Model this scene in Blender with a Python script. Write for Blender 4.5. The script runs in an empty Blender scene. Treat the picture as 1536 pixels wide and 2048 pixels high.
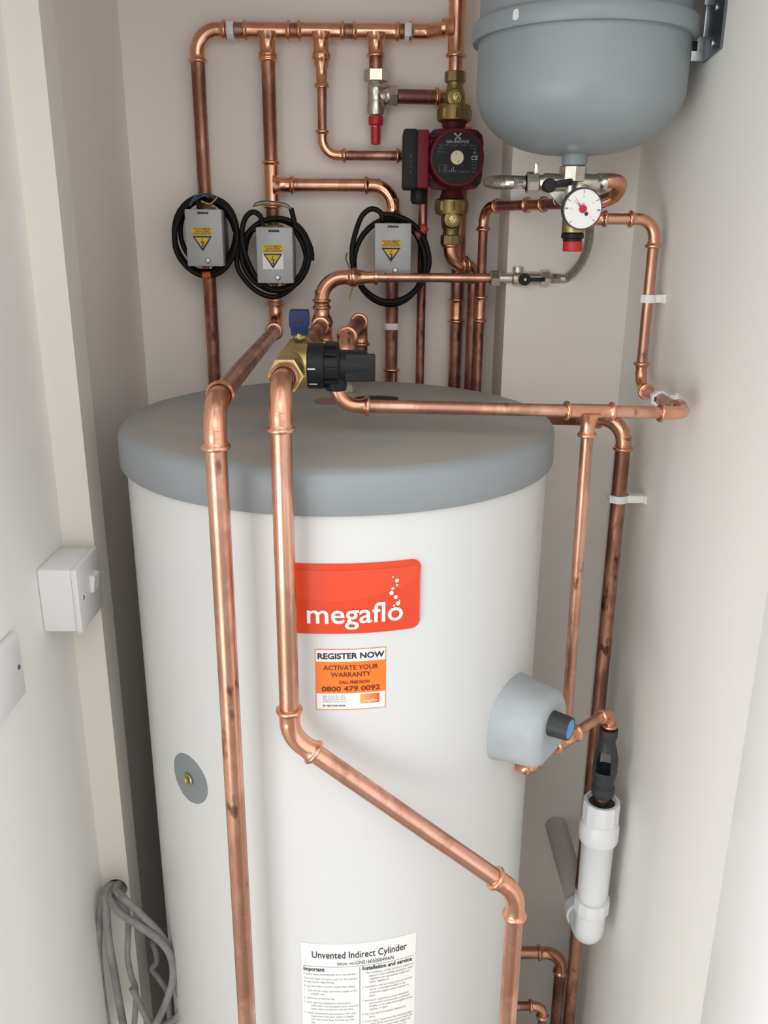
import bpy, bmesh, math, random
from mathutils import Vector, Matrix

random.seed(7)
sc = bpy.context.scene
COL = sc.collection
PI = math.pi
V = Vector

# ------------------------------------------------------------------ camera
CAM_H = 1.76
F, PITCH, ROLL, YAW = 1727.0, math.radians(18.0), math.radians(0.42), math.radians(0.46)
cP, sP, cR, sR, cY, sY = (math.cos(PITCH), math.sin(PITCH), math.cos(ROLL), math.sin(ROLL),
                          math.cos(YAW), math.sin(YAW))


def cam_dir(u, v):
    u, v = cR * u + sR * v, -sR * u + cR * v
    x, y, z = u, cP - v * sP, -sP - v * cP
    return V((x * cY + y * sY, -x * sY + y * cY, z))


def ray(px, py):
    return cam_dir((px - 768) / F, (py - 1024) / F)


def at(px, py, Y):
    """the point on the vertical plane y = Y (metres into the cupboard) seen at a picture position"""
    d = ray(px, py)
    d = d * (Y / d.y)
    return V((d.x, d.y, d.z + CAM_H))


cam = bpy.data.cameras.new('camera')
cam.sensor_fit = 'VERTICAL'
cam.sensor_height = 24.0
cam.lens = 24.0 * F / 2048.0
cam.clip_start = 0.02
cam_ob = bpy.data.objects.new('camera', cam)
COL.objects.link(cam_ob)
f_ = cam_dir(0, 0).normalized()
r_ = (cam_dir(1, 0) - cam_dir(0, 0)).normalized()
u_ = -(cam_dir(0, 1) - cam_dir(0, 0)).normalized()
M = Matrix((r_, u_, -f_)).transposed().to_4x4()
M.translation = V((0, 0, CAM_H))
cam_ob.matrix_world = M
sc.camera = cam_ob

# ------------------------------------------------------------------ light
sc.view_settings.view_transform = 'Standard'
sc.view_settings.look = 'None'
sc.view_settings.gamma = 1.0
sc.view_settings.use_curve_mapping = False
sc.view_settings.exposure = 0.02

world = bpy.data.worlds.new('daylight')
sc.world = world
world.use_nodes = True
bg = world.node_tree.nodes['Background']
bg.inputs[0].default_value = (0.93, 0.96, 1.0, 1)
bg.inputs[1].default_value = 1.5
# made-up surroundings: bright sides and a dim middle band, striping the copper's reflections
_nt = world.node_tree
_tc = _nt.nodes.new('ShaderNodeTexCoord')
_sx = _nt.nodes.new('ShaderNodeSeparateXYZ')
_mr = _nt.nodes.new('ShaderNodeMapRange')
_mr.inputs['From Min'].default_value = -1.0
_mr.inputs['From Max'].default_value = 1.0
_rp = _nt.nodes.new('ShaderNodeValToRGB')
_e = _rp.color_ramp.elements
_e[0].position, _e[0].color = 0.0, (0.88, 0.91, 0.95, 1)
_e[1].position, _e[1].color = 1.0, (0.88, 0.90, 0.93, 1)
for _p, _c in ((0.30, (0.97, 1.0, 1.0)), (0.41, (0.95, 0.97, 1.0)), (0.45, (0.40, 0.40, 0.40)), (0.53, (0.36, 0.36, 0.36)), (0.58, (0.92, 0.93, 0.95)), (0.72, (0.97, 0.98, 1.0))):
    _n = _e.new(_p)
    _n.color = (*_c, 1)
_nt.links.new(_tc.outputs['Generated'], _sx.inputs['Vector'])
_nt.links.new(_sx.outputs['X'], _mr.inputs['Value'])
_nt.links.new(_mr.outputs['Result'], _rp.inputs['Fac'])
_nt.links.new(_rp.outputs['Color'], bg.inputs[0])


def area(name, loc, target, sx, sy, power, color):
    l = bpy.data.lights.new(name, 'AREA')
    l.shape = 'RECTANGLE'
    l.size, l.size_y = sx, sy
    l.energy = power
    l.color = color
    o = bpy.data.objects.new(name, l)
    COL.objects.link(o)
    o.location = loc
    d = V(target) - V(loc)
    o.rotation_euler = d.to_track_quat('-Z', 'Y').to_euler()
    return o


# daylight from the window of the room behind the photographer
area('window_daylight', (-1.15, -0.75, 0.75), (0.4, 0.95, 0.85), 1.1, 1.1, 18, (1.0, 0.985, 0.96))
# added fill light from above, lifting the back wall and lid
area('upper_fill_light', (0.05, -0.45, 2.32), (-0.05, 1.45, 1.62), 0.7, 0.7, 3.2, (1.0, 0.96, 0.90))


# ------------------------------------------------------------------ materials
def mat_new(name):
    m = bpy.data.materials.new(name)
    m.use_nodes = True
    nt = m.node_tree
    b = nt.nodes['Principled BSDF']
    return m, nt, b


def nnode(nt, t, **kw):
    n = nt.nodes.new(t)
    for k, v in kw.items():
        if k in n.inputs:
            n.inputs[k].default_value = v
        else:
            setattr(n, k, v)
    return n


def coords(nt, scale=(1, 1, 1)):
    tc = nt.nodes.new('ShaderNodeTexCoord')
    mp = nt.nodes.new('ShaderNodeMapping')
    mp.inputs['Scale'].default_value = scale
    nt.links.new(tc.outputs['Object'], mp.inputs['Vector'])
    return mp.outputs['Vector']


def plain(name, col, rough=0.5, metal=0.0, bump=0.0, bscale=200, var=0.0, vscale=8, spec=0.5, coat=0.0):
    m, nt, b = mat_new(name)
    b.inputs['Base Color'].default_value = (*col, 1)
    b.inputs['Roughness'].default_value = rough
    b.inputs['Metallic'].default_value = metal
    b.inputs['Specular IOR Level'].default_value = spec
    b.inputs['Coat Weight'].default_value = coat
    vec = coords(nt)
    if var > 0:
        n = nnode(nt, 'ShaderNodeTexNoise', Scale=vscale, Detail=6.0, Roughness=0.6)
        nt.links.new(vec, n.inputs['Vector'])
        r = nt.nodes.new('ShaderNodeValToRGB')
        r.color_ramp.elements[0].position = 0.3
        r.color_ramp.elements[1].position = 0.7
        r.color_ramp.elements[0].color = (*[c * (1 - var) for c in col], 1)
        r.color_ramp.elements[1].color = (*[min(1, c * (1 + var * .5)) for c in col], 1)
        nt.links.new(n.outputs['Fac'], r.inputs['Fac'])
        nt.links.new(r.outputs['Color'], b.inputs['Base Color'])
    if bump > 0:
        n = nnode(nt, 'ShaderNodeTexNoise', Scale=bscale, Detail=4.0)
        nt.links.new(vec, n.inputs['Vector'])
        bp = nnode(nt, 'ShaderNodeBump', Strength=bump, Distance=0.001)
        nt.links.new(n.outputs['Fac'], bp.inputs['Height'])
        nt.links.new(bp.outputs['Normal'], b.inputs['Normal'])
    return m


def copper(name, col, tarnish, amount, rough, spots=0.0):
    """bare copper with duller handled patches and a few dark solder / flux spots"""
    m, nt, b = mat_new(name)
    b.inputs['Metallic'].default_value = 1.0
    vec = coords(nt, (1, 1, 0.45))
    n = nnode(nt, 'ShaderNodeTexNoise', Scale=16.0, Detail=7.0, Roughness=0.62, Distortion=0.3)
    nt.links.new(vec, n.inputs['Vector'])
    r = nt.nodes.new('ShaderNodeValToRGB')
    r.color_ramp.elements[0].position = 0.455
    r.color_ramp.elements[1].position = 0.56
    r.color_ramp.elements[0].color = (*[t * amount + c * (1 - amount) for t, c in zip(tarnish, col)], 1)
    r.color_ramp.elements[1].color = (*col, 1)
    nt.links.new(n.outputs['Fac'], r.inputs['Fac'])
    last = r.outputs['Color']
    if spots > 0:
        n2 = nnode(nt, 'ShaderNodeTexNoise', Scale=60.0, Detail=3.0, Roughness=0.5)
        nt.links.new(vec, n2.inputs['Vector'])
        r2 = nt.nodes.new('ShaderNodeValToRGB')
        r2.color_ramp.elements[0].position = 0.27
        r2.color_ramp.elements[1].position = 0.36
        r2.color_ramp.elements[0].color = (spots, spots, spots, 1)
        r2.color_ramp.elements[1].color = (0, 0, 0, 1)
        nt.links.new(n2.outputs['Fac'], r2.inputs['Fac'])
        mx = nt.nodes.new('ShaderNodeMixRGB')
        nt.links.new(r2.outputs['Color'], mx.inputs['Fac'])
        nt.links.new(last, mx.inputs['Color1'])
        mx.inputs['Color2'].default_value = (*[t * .35 for t in tarnish], 1)
        last = mx.outputs['Color']
    nt.links.new(last, b.inputs['Base Color'])
    rr = nt.nodes.new('ShaderNodeMapRange')
    rr.inputs['From Min'].default_value = 0.35
    rr.inputs['From Max'].default_value = 0.65
    rr.inputs['To Min'].default_value = min(1, rough + 0.16)
    rr.inputs['To Max'].default_value = rough
    nt.links.new(n.outputs['Fac'], rr.inputs['Value'])
    nt.links.new(rr.outputs['Result'], b.inputs['Roughness'])
    n3 = nnode(nt, 'ShaderNodeTexNoise', Scale=45.0, Detail=3.0)
    nt.links.new(vec, n3.inputs['Vector'])
    bp = nnode(nt, 'ShaderNodeBump', Strength=0.25, Distance=0.0006)
    nt.links.new(n3.outputs['Fac'], bp.inputs['Height'])
    nt.links.new(bp.outputs['Normal'], b.inputs['Normal'])
    return m


MT = {}
MT['wall'] = plain('wall_paint_bounce', (0.88, 0.83, 0.775), 0.75, bump=0.12, bscale=260)  # warm bounce light of the back is put into this colour
MT['wall_near'] = plain('wall_paint_room', (0.88, 0.865, 0.825), 0.7, bump=0.12, bscale=260)
MT['timber'] = plain('painted_timber', (0.80, 0.765, 0.69), 0.5, bump=0.1, bscale=90)
MT['gloss'] = plain('gloss_white', (0.93, 0.93, 0.92), 0.3)
MT['floor'] = plain('concrete_floor', (0.32, 0.29, 0.26), 0.85, var=0.3, bump=0.4, bscale=60)
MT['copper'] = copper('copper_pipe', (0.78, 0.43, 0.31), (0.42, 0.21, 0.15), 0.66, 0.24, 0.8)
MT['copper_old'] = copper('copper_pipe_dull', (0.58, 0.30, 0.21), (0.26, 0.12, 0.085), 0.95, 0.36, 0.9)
MT['fitting'] = copper('copper_fitting', (0.84, 0.44, 0.29), (0.66, 0.32, 0.20), 0.5, 0.17, 0.35)
MT['brass'] = plain('brass', (0.62, 0.47, 0.20), 0.34, 1.0, var=0.35, vscale=40)
MT['brass_dull'] = plain('brass_dull', (0.36, 0.27, 0.12), 0.45, 1.0, var=0.35, vscale=40)
MT['nickel'] = plain('nickel_plate', (0.66, 0.62, 0.53), 0.28, 1.0, var=0.2, vscale=60)
MT['zinc'] = plain('zinc_plate', (0.55, 0.58, 0.60), 0.38, 1.0, var=0.3, vscale=50)
MT['steel_dark'] = plain('dark_steel', (0.16, 0.18, 0.20), 0.4, 0.9)
MT['black'] = plain('black_plastic', (0.010, 0.010, 0.011), 0.45, spec=.3)
MT['rubber'] = plain('black_cable', (0.008, 0.0075, 0.0075), 0.5, spec=.2)
MT['darkgrey'] = plain('dark_grey_plastic', (0.045, 0.048, 0.052), 0.5, var=.3, vscale=60, spec=.35)
MT['dial_black'] = plain('pump_plate_black', (0.016, 0.017, 0.020), 0.55, spec=.25)
MT['red'] = plain('red_plastic', (0.52, 0.02, 0.025), 0.4)
MT['pump_red'] = plain('pump_red', (0.115, 0.006, 0.013), 0.55, spec=.3, bump=.15, bscale=300)
MT['pump_red_bright'] = plain('pump_red_box', (0.185, 0.008, 0.015), 0.5, spec=.3)
MT['blue'] = plain('blue_plastic', (0.014, 0.034, 0.115), 0.5, spec=.3)
MT['blue_light'] = plain('light_blue_label', (0.10, 0.33, 0.66), 0.5, var=.2, vscale=120)
MT['white_pl'] = plain('white_plastic', (0.80, 0.81, 0.82), 0.32)
MT['clip'] = plain('white_clip_plastic', (0.80, 0.79, 0.77), 0.35)
MT['spur'] = plain('white_accessory', (0.80, 0.785, 0.79), 0.28)
MT['waste'] = plain('grey_waste_pipe', (0.62, 0.59, 0.55), 0.5)
MT['tank_white'] = plain('white_enamel', (0.68, 0.685, 0.675), 0.34, bump=.03, bscale=30)
MT['vessel'] = plain('grey_enamel', (0.275, 0.315, 0.335), 0.42, bump=.12, bscale=220, var=.12, vscale=5)
MT['cover'] = plain('grey_plastic_cover', (0.40, 0.43, 0.45), 0.5, var=.1, vscale=30)
MT['disc'] = plain('grey_disc', (0.22, 0.25, 0.26), 0.55)
MT['rose'] = plain('dull_pink_plug', (0.30, 0.16, 0.13), 0.6)
MT['metal_box'] = plain('grey_steel_cover', (0.46, 0.465, 0.47), 0.45, .12, var=.12, vscale=40)
MT['box_dark'] = plain('dark_box_side', (0.07, 0.07, 0.075), 0.5)
MT['cream_knob'] = plain('cream_screw', (0.75, 0.66, 0.46), 0.4)
MT['ink'] = plain('black_print', (0.02, 0.02, 0.02), 0.6)
MT['ink_grey'] = plain('grey_print', (0.24, 0.24, 0.24), 0.6)
MT['ink_pale'] = plain('pale_print', (0.42, 0.42, 0.42), 0.5)
MT['ink_faint'] = plain('faint_print', (0.15, 0.15, 0.155), 0.5)
MT['ink_brown'] = plain('brown_print', (0.16, 0.02, 0.005), 0.6)
MT['paper'] = plain('paper_label', (0.86, 0.85, 0.82), 0.5)
MT['label_orange'] = plain('orange_print', (0.90, 0.20, 0.025), 0.45)
MT['badge_red'] = plain('badge_red', (0.74, 0.062, 0.018), 0.3)
MT['badge_pale'] = plain('badge_red_light', (0.76, 0.075, 0.025), 0.3)
MT['print_white'] = plain('white_print', (0.92, 0.90, 0.88), 0.4)
MT['yellow'] = plain('yellow_label', (0.72, 0.52, 0.03), 0.5)
MT['orange_tape'] = plain('orange_tape', (0.62, 0.10, 0.02), 0.55)
MT['red_tape'] = plain('red_tape', (0.45, 0.035, 0.02), 0.55)
MT['cable_grey'] = plain('grey_cable', (0.30, 0.29, 0.275), 0.5, var=.35, vscale=30)
MT['wire_blue'] = plain('wire_blue', (0.05, 0.11, 0.28), 0.5)
MT['wire_brown'] = plain('wire_brown', (0.22, 0.08, 0.03), 0.5)
MT['wire_green'] = plain('wire_green_yellow', (0.42, 0.42, 0.08), 0.5)
MT['hole'] = plain('hole_dark', (0.02, 0.018, 0.016), 0.9)
MT['scuff'] = plain('white_scuff', (0.72, 0.72, 0.70), 0.6)


def lid_material():
    m, nt, b = mat_new('grey_lid_dusty')
    vec = coords(nt)
    sep = nt.nodes.new('ShaderNodeNewGeometry')
    # dust: settles in smeared patches on the lid
    n = nnode(nt, 'ShaderNodeTexNoise', Scale=5.0, Detail=7.0, Roughness=0.6, Distortion=1.2)
    nt.links.new(vec, n.inputs['Vector'])
    r = nt.nodes.new('ShaderNodeValToRGB')
    r.color_ramp.elements[0].position = 0.36
    r.color_ramp.elements[1].position = 0.56
    nt.links.new(n.outputs['Fac'], r.inputs['Fac'])
    sx = nt.nodes.new('ShaderNodeSeparateXYZ')
    nt.links.new(sep.outputs['Normal'], sx.inputs['Vector'])
    up = nt.nodes.new('ShaderNodeMapRange')
    up.inputs['From Min'].default_value = 0.75
    up.inputs['From Max'].default_value = 0.99
    nt.links.new(sx.outputs['Z'], up.inputs['Value'])
    mul = nt.nodes.new('ShaderNodeMath')
    mul.operation = 'MULTIPLY'
    nt.links.new(r.outputs['Color'], mul.inputs[0])
    nt.links.new(up.outputs['Result'], mul.inputs[1])
    mul2 = nt.nodes.new('ShaderNodeMath')
    mul2.operation = 'MULTIPLY'
    mul2.inputs[1].default_value = 0.95
    nt.links.new(mul.outputs[0], mul2.inputs[0])
    mx = nt.nodes.new('ShaderNodeMixRGB')
    mx.inputs['Color1'].default_value = (0.275, 0.30, 0.315, 1)
    mx.inputs['Color2'].default_value = (0.37, 0.345, 0.31, 1)
    nt.links.new(mul2.outputs[0], mx.inputs['Fac'])
    nt.links.new(mx.outputs['Color'], b.inputs['Base Color'])
    b.inputs['Roughness'].default_value = 0.48
    return m


MT['lid'] = lid_material()


def braid_material():
    m, nt, b = mat_new('braided_steel')
    b.inputs['Metallic'].default_value = 0.9
    b.inputs['Roughness'].default_value = 0.42
    vec = coords(nt)
    c = nnode(nt, 'ShaderNodeTexVoronoi', Scale=520.0)
    nt.links.new(vec, c.inputs['Vector'])
    r = nt.nodes.new('ShaderNodeValToRGB')
    r.color_ramp.elements[0].color = (0.55, 0.52, 0.47, 1)
    r.color_ramp.elements[1].color = (0.22, 0.21, 0.19, 1)
    nt.links.new(c.outputs['Distance'], r.inputs['Fac'])
    nt.links.new(r.outputs['Color'], b.inputs['Base Color'])
    bp = nnode(nt, 'ShaderNodeBump', Strength=0.6, Distance=0.0006)
    nt.links.new(c.outputs['Distance'], bp.inputs['Height'])
    nt.links.new(bp.outputs['Normal'], b.inputs['Normal'])
    return m


MT['braid'] = braid_material()


def grad_label():
    m, nt, b = mat_new('orange_logo_print')
    tc = nt.nodes.new('ShaderNodeTexCoord')
    sx = nt.nodes.new('ShaderNodeSeparateXYZ')
    nt.links.new(tc.outputs['Generated'], sx.inputs['Vector'])
    r = nt.nodes.new('ShaderNodeValToRGB')
    r.color_ramp.elements[0].color = (0.85, 0.42, 0.10, 1)
    r.color_ramp.elements[1].color = (0.72, 0.10, 0.04, 1)
    nt.links.new(sx.outputs['X'], r.inputs['Fac'])
    nt.links.new(r.outputs['Color'], b.inputs['Base Color'])
    return m


MT['logo_grad'] = grad_label()


# ------------------------------------------------------------------ geometry helpers
def woff(o):
    v = V((0, 0, 0))
    while o is not None:
        v += o.location
        o = o.parent
    return v


def frame(origin, z, x=None):
    """matrix whose local Z is z and local X is as near x as it can be"""
    z = V(z).normalized()
    if x is None:
        x = V((1, 0, 0)) if abs(z.x) < .9 else V((0, 1, 0))
    x = V(x)
    x = (x - z * x.dot(z)).normalized()
    y = z.cross(x)
    m = Matrix((x, y, z)).transposed().to_4x4()
    m.translation = V(origin)
    return m


ID = Matrix.Identity(4)


class MB:
    def __init__(self):
        self.bm = bmesh.new()
        self.mi = 0

    def _faces(self, verts, faces, m=ID):
        vs = [self.bm.verts.new(m @ V(v)) for v in verts]
        out = []
        for f in faces:
            try:
                fc = self.bm.faces.new([vs[i] for i in f])
                fc.material_index = self.mi
                fc.smooth = True
                out.append(fc)
            except ValueError:
                pass
        return out

    def lathe(self, prof, m=ID, seg=40, skip=None, close=True):
        """prof: (radius, height) list round local Z"""
        verts, faces, rings = [], [], []
        for r, h in prof:
            if r < 1e-6:
                rings.append([len(verts)])
                verts.append((0, 0, h))
            else:
                rings.append(list(range(len(verts), len(verts) + seg)))
                for i in range(seg):
                    a = 2 * PI * i / seg
                    verts.append((r * math.cos(a), r * math.sin(a), h))
        for k in range(len(rings) - 1):
            a, b = rings[k], rings[k + 1]
            for i in range(seg):
                if skip and skip(k, (i + .5) / seg):
                    continue
                j = (i + 1) % seg
                if len(a) == 1 and len(b) == 1:
                    continue
                if len(a) == 1:
                    faces.append((a[0], b[j], b[i])[::-1])
                elif len(b) == 1:
                    faces.append((a[i], a[j], b[0]))
                else:
                    faces.append((a[i], a[j], b[j], b[i]))
        if close:
            for k in (0, -1):
                if len(rings[k]) > 1:
                    faces.append(tuple(rings[k]) if k else tuple(rings[k][::-1]))
        return self._faces(verts, faces, m)

    def sweep(self, pts, rad, seg=18, cap=True):
        pts = [V(p) for p in pts]
        n = len(pts)
        if not isinstance(rad, (list, tuple)):
            rad = [rad] * n
        tang = []
        for i in range(n):
            a = pts[max(0, i - 1)]
            b = pts[min(n - 1, i + 1)]
            t = b - a
            if t.length < 1e-9:
                t = tang[-1] if tang else V((0, 0, 1))
            tang.append(t.normalized())
        ref = V((0, 0, 1)) if abs(tang[0].z) < .9 else V((1, 0, 0))
        nrm = (ref - tang[0] * ref.dot(tang[0])).normalized()
        verts, faces = [], []
        for i in range(n):
            if i:
                q = tang[i - 1].rotation_difference(tang[i])
                nrm = q @ nrm
                nrm = (nrm - tang[i] * nrm.dot(tang[i])).normalized()
            b = tang[i].cross(nrm)
            for k in range(seg):
                a = 2 * PI * k / seg
                verts.append(pts[i] + (nrm * math.cos(a) + b * math.sin(a)) * rad[i])
        for i in range(n - 1):
            for k in range(seg):
                j = (k + 1) % seg
                faces.append((i * seg + k, i * seg + j, (i + 1) * seg + j, (i + 1) * seg + k))
        if cap:
            faces.append(tuple(range(seg))[::-1])
            faces.append(tuple(range((n - 1) * seg, n * seg)))
        return self._faces(verts, faces)

    def cyl(self, a, b, r, seg=24, r2=None):
        return self.sweep([a, b], [r, r if r2 is None else r2], seg)

    def box(self, sx, sy, sz, m=ID, bev=0.0, bseg=2):
        t = bmesh.new()
        bmesh.ops.create_cube(t, size=1.0)
        bmesh.ops.scale(t, vec=(sx, sy, sz), verts=t.verts)
        if bev > 0:
            bmesh.ops.bevel(t, geom=list(t.edges), offset=bev, segments=bseg, profile=0.5, affect='EDGES')
        t.verts.index_update()
        self._faces([v.co.copy() for v in t.verts], [[v.index for v in f.verts] for f in t.faces], m)
        t.free()

    def bar(self, lo, hi, bev=0.0):
        lo, hi = V(lo), V(hi)
        d = hi - lo
        self.box(abs(d.x), abs(d.y), abs(d.z), Matrix.Translation((lo + hi) / 2), bev)

    def prism(self, poly, h, m=ID, h0=0.0):
        n = len(poly)
        verts = [(x, y, h0) for x, y in poly] + [(x, y, h0 + h) for x, y in poly]
        faces = [tuple(range(n))[::-1], tuple(range(n, 2 * n))]
        faces += [(i, (i + 1) % n, n + (i + 1) % n, n + i) for i in range(n)]
        self._faces(verts, faces, m)

    def loft(self, secs, m=ID, cap=True):
        n = len(secs[0])
        verts = [p for s in secs for p in s]
        faces = []
        for i in range(len(secs) - 1):
            for k in range(n):
                j = (k + 1) % n
                faces.append((i * n + k, i * n + j, (i + 1) * n + j, (i + 1) * n + k))
        if cap:
            faces.append(tuple(range(n))[::-1])
            faces.append(tuple(range((len(secs) - 1) * n, len(secs) * n)))
        self._faces(verts, faces, m)

    def hexa(self, r, h, m=ID, n=6, ch=0.0012):
        """nut: n-sided, chamfered at both ends, along local Z from 0"""
        def ring(rr, z, rot=0):
            return [(rr * math.cos(2 * PI * i / n + rot), rr * math.sin(2 * PI * i / n + rot), z) for i in range(n)]
        self.loft([ring(r * .9, 0), ring(r, ch), ring(r, h - ch), ring(r * .9, h)], m)

    def build(self, name, mats, parent=None, ang=35, recalc=True):
        if recalc:
            bmesh.ops.recalc_face_normals(self.bm, faces=self.bm.faces)
        off = woff(parent) if parent else V((0, 0, 0))
        if off.length > 0:
            bmesh.ops.translate(self.bm, vec=-off, verts=self.bm.verts)
        me = bpy.data.meshes.new(name)
        self.bm.to_mesh(me)
        self.bm.free()
        if not isinstance(mats, (list, tuple)):
            mats = [mats]
        for m in mats:
            me.materials.append(MT[m])
        try:
            me.set_sharp_from_angle(angle=math.radians(ang))
        except Exception:
            pass
        o = bpy.data.objects.new(name, me)
        COL.objects.link(o)
        if parent:
            o.parent = parent
        return o


def thing(name, label, cat, loc, group=None):
    o = bpy.data.objects.new(name, None)
    o.empty_display_size = 0.03
    COL.objects.link(o)
    o.location = V(loc)
    o['label'] = label
    o['category'] = cat
    if group:
        o['group'] = group
    return o


def tag(o, label, cat, group=None):
    o['label'] = label
    o['category'] = cat
    if group:
        o['group'] = group
    return o


def structure(o):
    o['kind'] = 'structure'
    return o


def spline(pts, n=10):
    """Catmull-Rom through the points"""
    pts = [V(p) for p in pts]
    P = [pts[0] * 2 - pts[1]] + pts + [pts[-1] * 2 - pts[-2]]
    out = []
    for i in range(1, len(P) - 2):
        for k in range(n):
            t = k / n
            a, b, c, d = P[i - 1], P[i], P[i + 1], P[i + 2]
            out.append(.5 * ((2 * b) + (c - a) * t + (2 * a - 5 * b + 4 * c - d) * t * t
                             + (3 * b - a - 3 * c + d) * t ** 3))
    out.append(pts[-1])
    return out


def pp(Y, *l):
    return [at(a, b, Y) for a, b in l]




def text_geo(body, size, align='CENTER', bold=0.0, sx=1.0, spacing=1.0):
    """flat text outline as (verts2d, faces), centred on its baseline"""
    cu = bpy.data.curves.new('t', 'FONT')
    cu.body = body
    cu.size = size
    cu.align_x = align
    cu.offset = bold
    cu.space_character = spacing
    cu.resolution_u = 3
    ob = bpy.data.objects.new('t', cu)
    COL.objects.link(ob)
    dg = bpy.context.evaluated_depsgraph_get()
    me = bpy.data.meshes.new_from_object(ob.evaluated_get(dg))
    vs = [(v.co.x * sx, v.co.y) for v in me.vertices]
    fs = [tuple(p.vertices) for p in me.polygons]
    bpy.data.objects.remove(ob)
    bpy.data.curves.remove(cu)
    bpy.data.meshes.remove(me)
    return vs, fs


def text_width(vs):
    return (max(v[0] for v in vs) - min(v[0] for v in vs)) if vs else 0


def put_text(mb, body, x, y, size, fn, align='CENTER', bold=0.0, width=None, spacing=1.0):
    """lay text at (x, y) of a surface; fn maps (s, t) to a world point"""
    vs, fs = text_geo(body, size, align, bold, 1.0, spacing)
    k = 1.0
    if width:
        k = width / max(1e-6, text_width(vs))
    mb._faces([fn(x + a * k, y + b) for a, b in vs], fs)


def put_poly(mb, poly, fn):
    mb._faces([fn(a, b) for a, b in poly], [tuple(range(len(poly)))])


def put_circle(mb, x, y, r, fn, n=20):
    put_poly(mb, [(x + r * math.cos(2 * PI * i / n), y + r * math.sin(2 * PI * i / n)) for i in range(n)], fn)


def put_grid(mb, x0, y0, x1, y1, fn, nx=16, ny=2):
    verts = [fn(x0 + (x1 - x0) * i / nx, y0 + (y1 - y0) * j / ny) for j in range(ny + 1) for i in range(nx + 1)]
    faces = [(j * (nx + 1) + i, j * (nx + 1) + i + 1, (j + 1) * (nx + 1) + i + 1, (j + 1) * (nx + 1) + i)
             for j in range(ny) for i in range(nx)]
    mb._faces(verts, faces)


# ------------------------------------------------------------------ press-fit plumbing
R22, R15 = 0.011, 0.0075


def bead_profile(r, L, first):
    """(distance from the end, radius) of a fitting socket with its o-ring bead at the mouth"""
    return [(0.0, r + .0006), (0.0003, r + .0030), (0.0014, r + .0040), (0.0032, r + .0042), (0.0047, r + .0036),
            (0.0058, r + .0018), (0.0075, r + .0014)]


def elbow(C, A, B, r, L, Rb, parent, name='elbow', mat='fitting'):
    """bend at corner C towards points A and B"""
    a = (V(A) - C).normalized()
    b = (V(B) - C).normalized()
    th = a.angle(b)
    t = Rb / math.tan(th / 2)
    t = min(t, L * .8)
    Rb = t * math.tan(th / 2)
    pts, rad = [], []
    for d, rr in bead_profile(r, L, True):
        pts.append(C + a * (L - d))
        rad.append(rr)
    mid = (L + t) / 2
    pts += [C + a * mid, C + a * (t + .002)]
    rad += [r + .0012, r + .0004]
    bis = (a + b).normalized()
    cen = C + bis * (Rb / math.sin(th / 2))
    p0, p1 = C + a * t - cen, C + b * t - cen
    tot = PI - th
    ax = p0.cross(p1).normalized()
    N = 12
    for i in range(N + 1):
        q = Matrix.Rotation(tot * i / N, 3, ax)
        pts.append(cen + q @ p0)
        rad.append(r + .0006)
    pts += [C + b * (t + .002), C + b * mid]
    rad += [r + .0004, r + .0012]
    for d, rr in bead_profile(r, L, True)[::-1]:
        pts.append(C + b * (L - d))
        rad.append(rr)
    mb = MB()
    mb.sweep(pts, rad, 28)
    return mb.build(name, mat, parent, ang=60)


def sleeve_pts(C, d, half, r):
    pts, rad = [], []
    for e, rr in bead_profile(r, half, True):
        pts.append(C - d * (half - e))
        rad.append(rr)
    pts += [C - d * (half * .35), C + d * (half * .35)]
    rad += [r + .0012, r + .0012]
    for e, rr in bead_profile(r, half, True)[::-1]:
        pts.append(C + d * (half - e))
        rad.append(rr)
    return pts, rad


def coupling(C, d, half, r, parent, name='coupling', mat='fitting'):
    d = V(d).normalized()
    p, q = sleeve_pts(V(C), d, half, r)
    mb = MB()
    mb.sweep(p, q, 28)
    return mb.build(name, mat, parent, ang=60)


def tee(C, d, br, half, r, rb, Lb, parent, mat='fitting'):
    d, br = V(d).normalized(), V(br).normalized()
    C = V(C)
    mb = MB()
    p, q = sleeve_pts(C, d, half, r)
    mb.sweep(p, q, 28)
    pts, rad = [C + br * (r * .3)], [rb + .0075]
    for k, (dd, ex) in enumerate([(r * .85, .0055), (r + .0015, .0032), (r + .0045, .0018), (r + .010, .0012)]):
        pts.append(C + br * dd)
        rad.append(rb + ex)
    for e, rr in bead_profile(rb, Lb, True)[::-1]:
        pts.append(C + br * (Lb - e))
        rad.append(rr)
    mb.sweep(pts, rad, 28)
    return mb.build('tee', mat, parent, ang=60)


def pipe(a, b, r, parent, mat='copper', name='pipe', trim_a=0.0, trim_b=0.0):
    a, b = V(a), V(b)
    d = (b - a).normalized()
    mb = MB()
    mb.sweep([a + d * trim_a, b - d * trim_b], r, 28)
    return mb.build(name, mat, parent)


FIT = {R22: (0.047, 0.034), R15: (0.038, 0.025)}


def pipe_run(name, label, cat, pts, r, mat='copper', skip_elbow=(), Ls=None, skip_pipe=(), fitmat='fitting'):
    pts = [V(p) for p in pts]
    base = min(pts, key=lambda p: p.z)
    root = thing(name, label, cat, base)
    L, Rb = FIT[r]
    n = len(pts)
    for i in range(n - 1):
        if i in skip_pipe:
            continue
        ta = .026 if (i > 0 and (i not in skip_elbow)) else 0
        tb = .026 if (i < n - 2 and (i + 1 not in skip_elbow)) else 0
        pipe(pts[i], pts[i + 1], r, root, mat, 'pipe', ta * r / R22, tb * r / R22)
    for i in range(1, n - 1):
        if i in skip_elbow:
            continue
        LL, RR = (Ls or {}).get(i, (L, Rb))
        elbow(pts[i], pts[i - 1], pts[i + 1], r, LL, RR, root, mat=fitmat)
    return root


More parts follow.
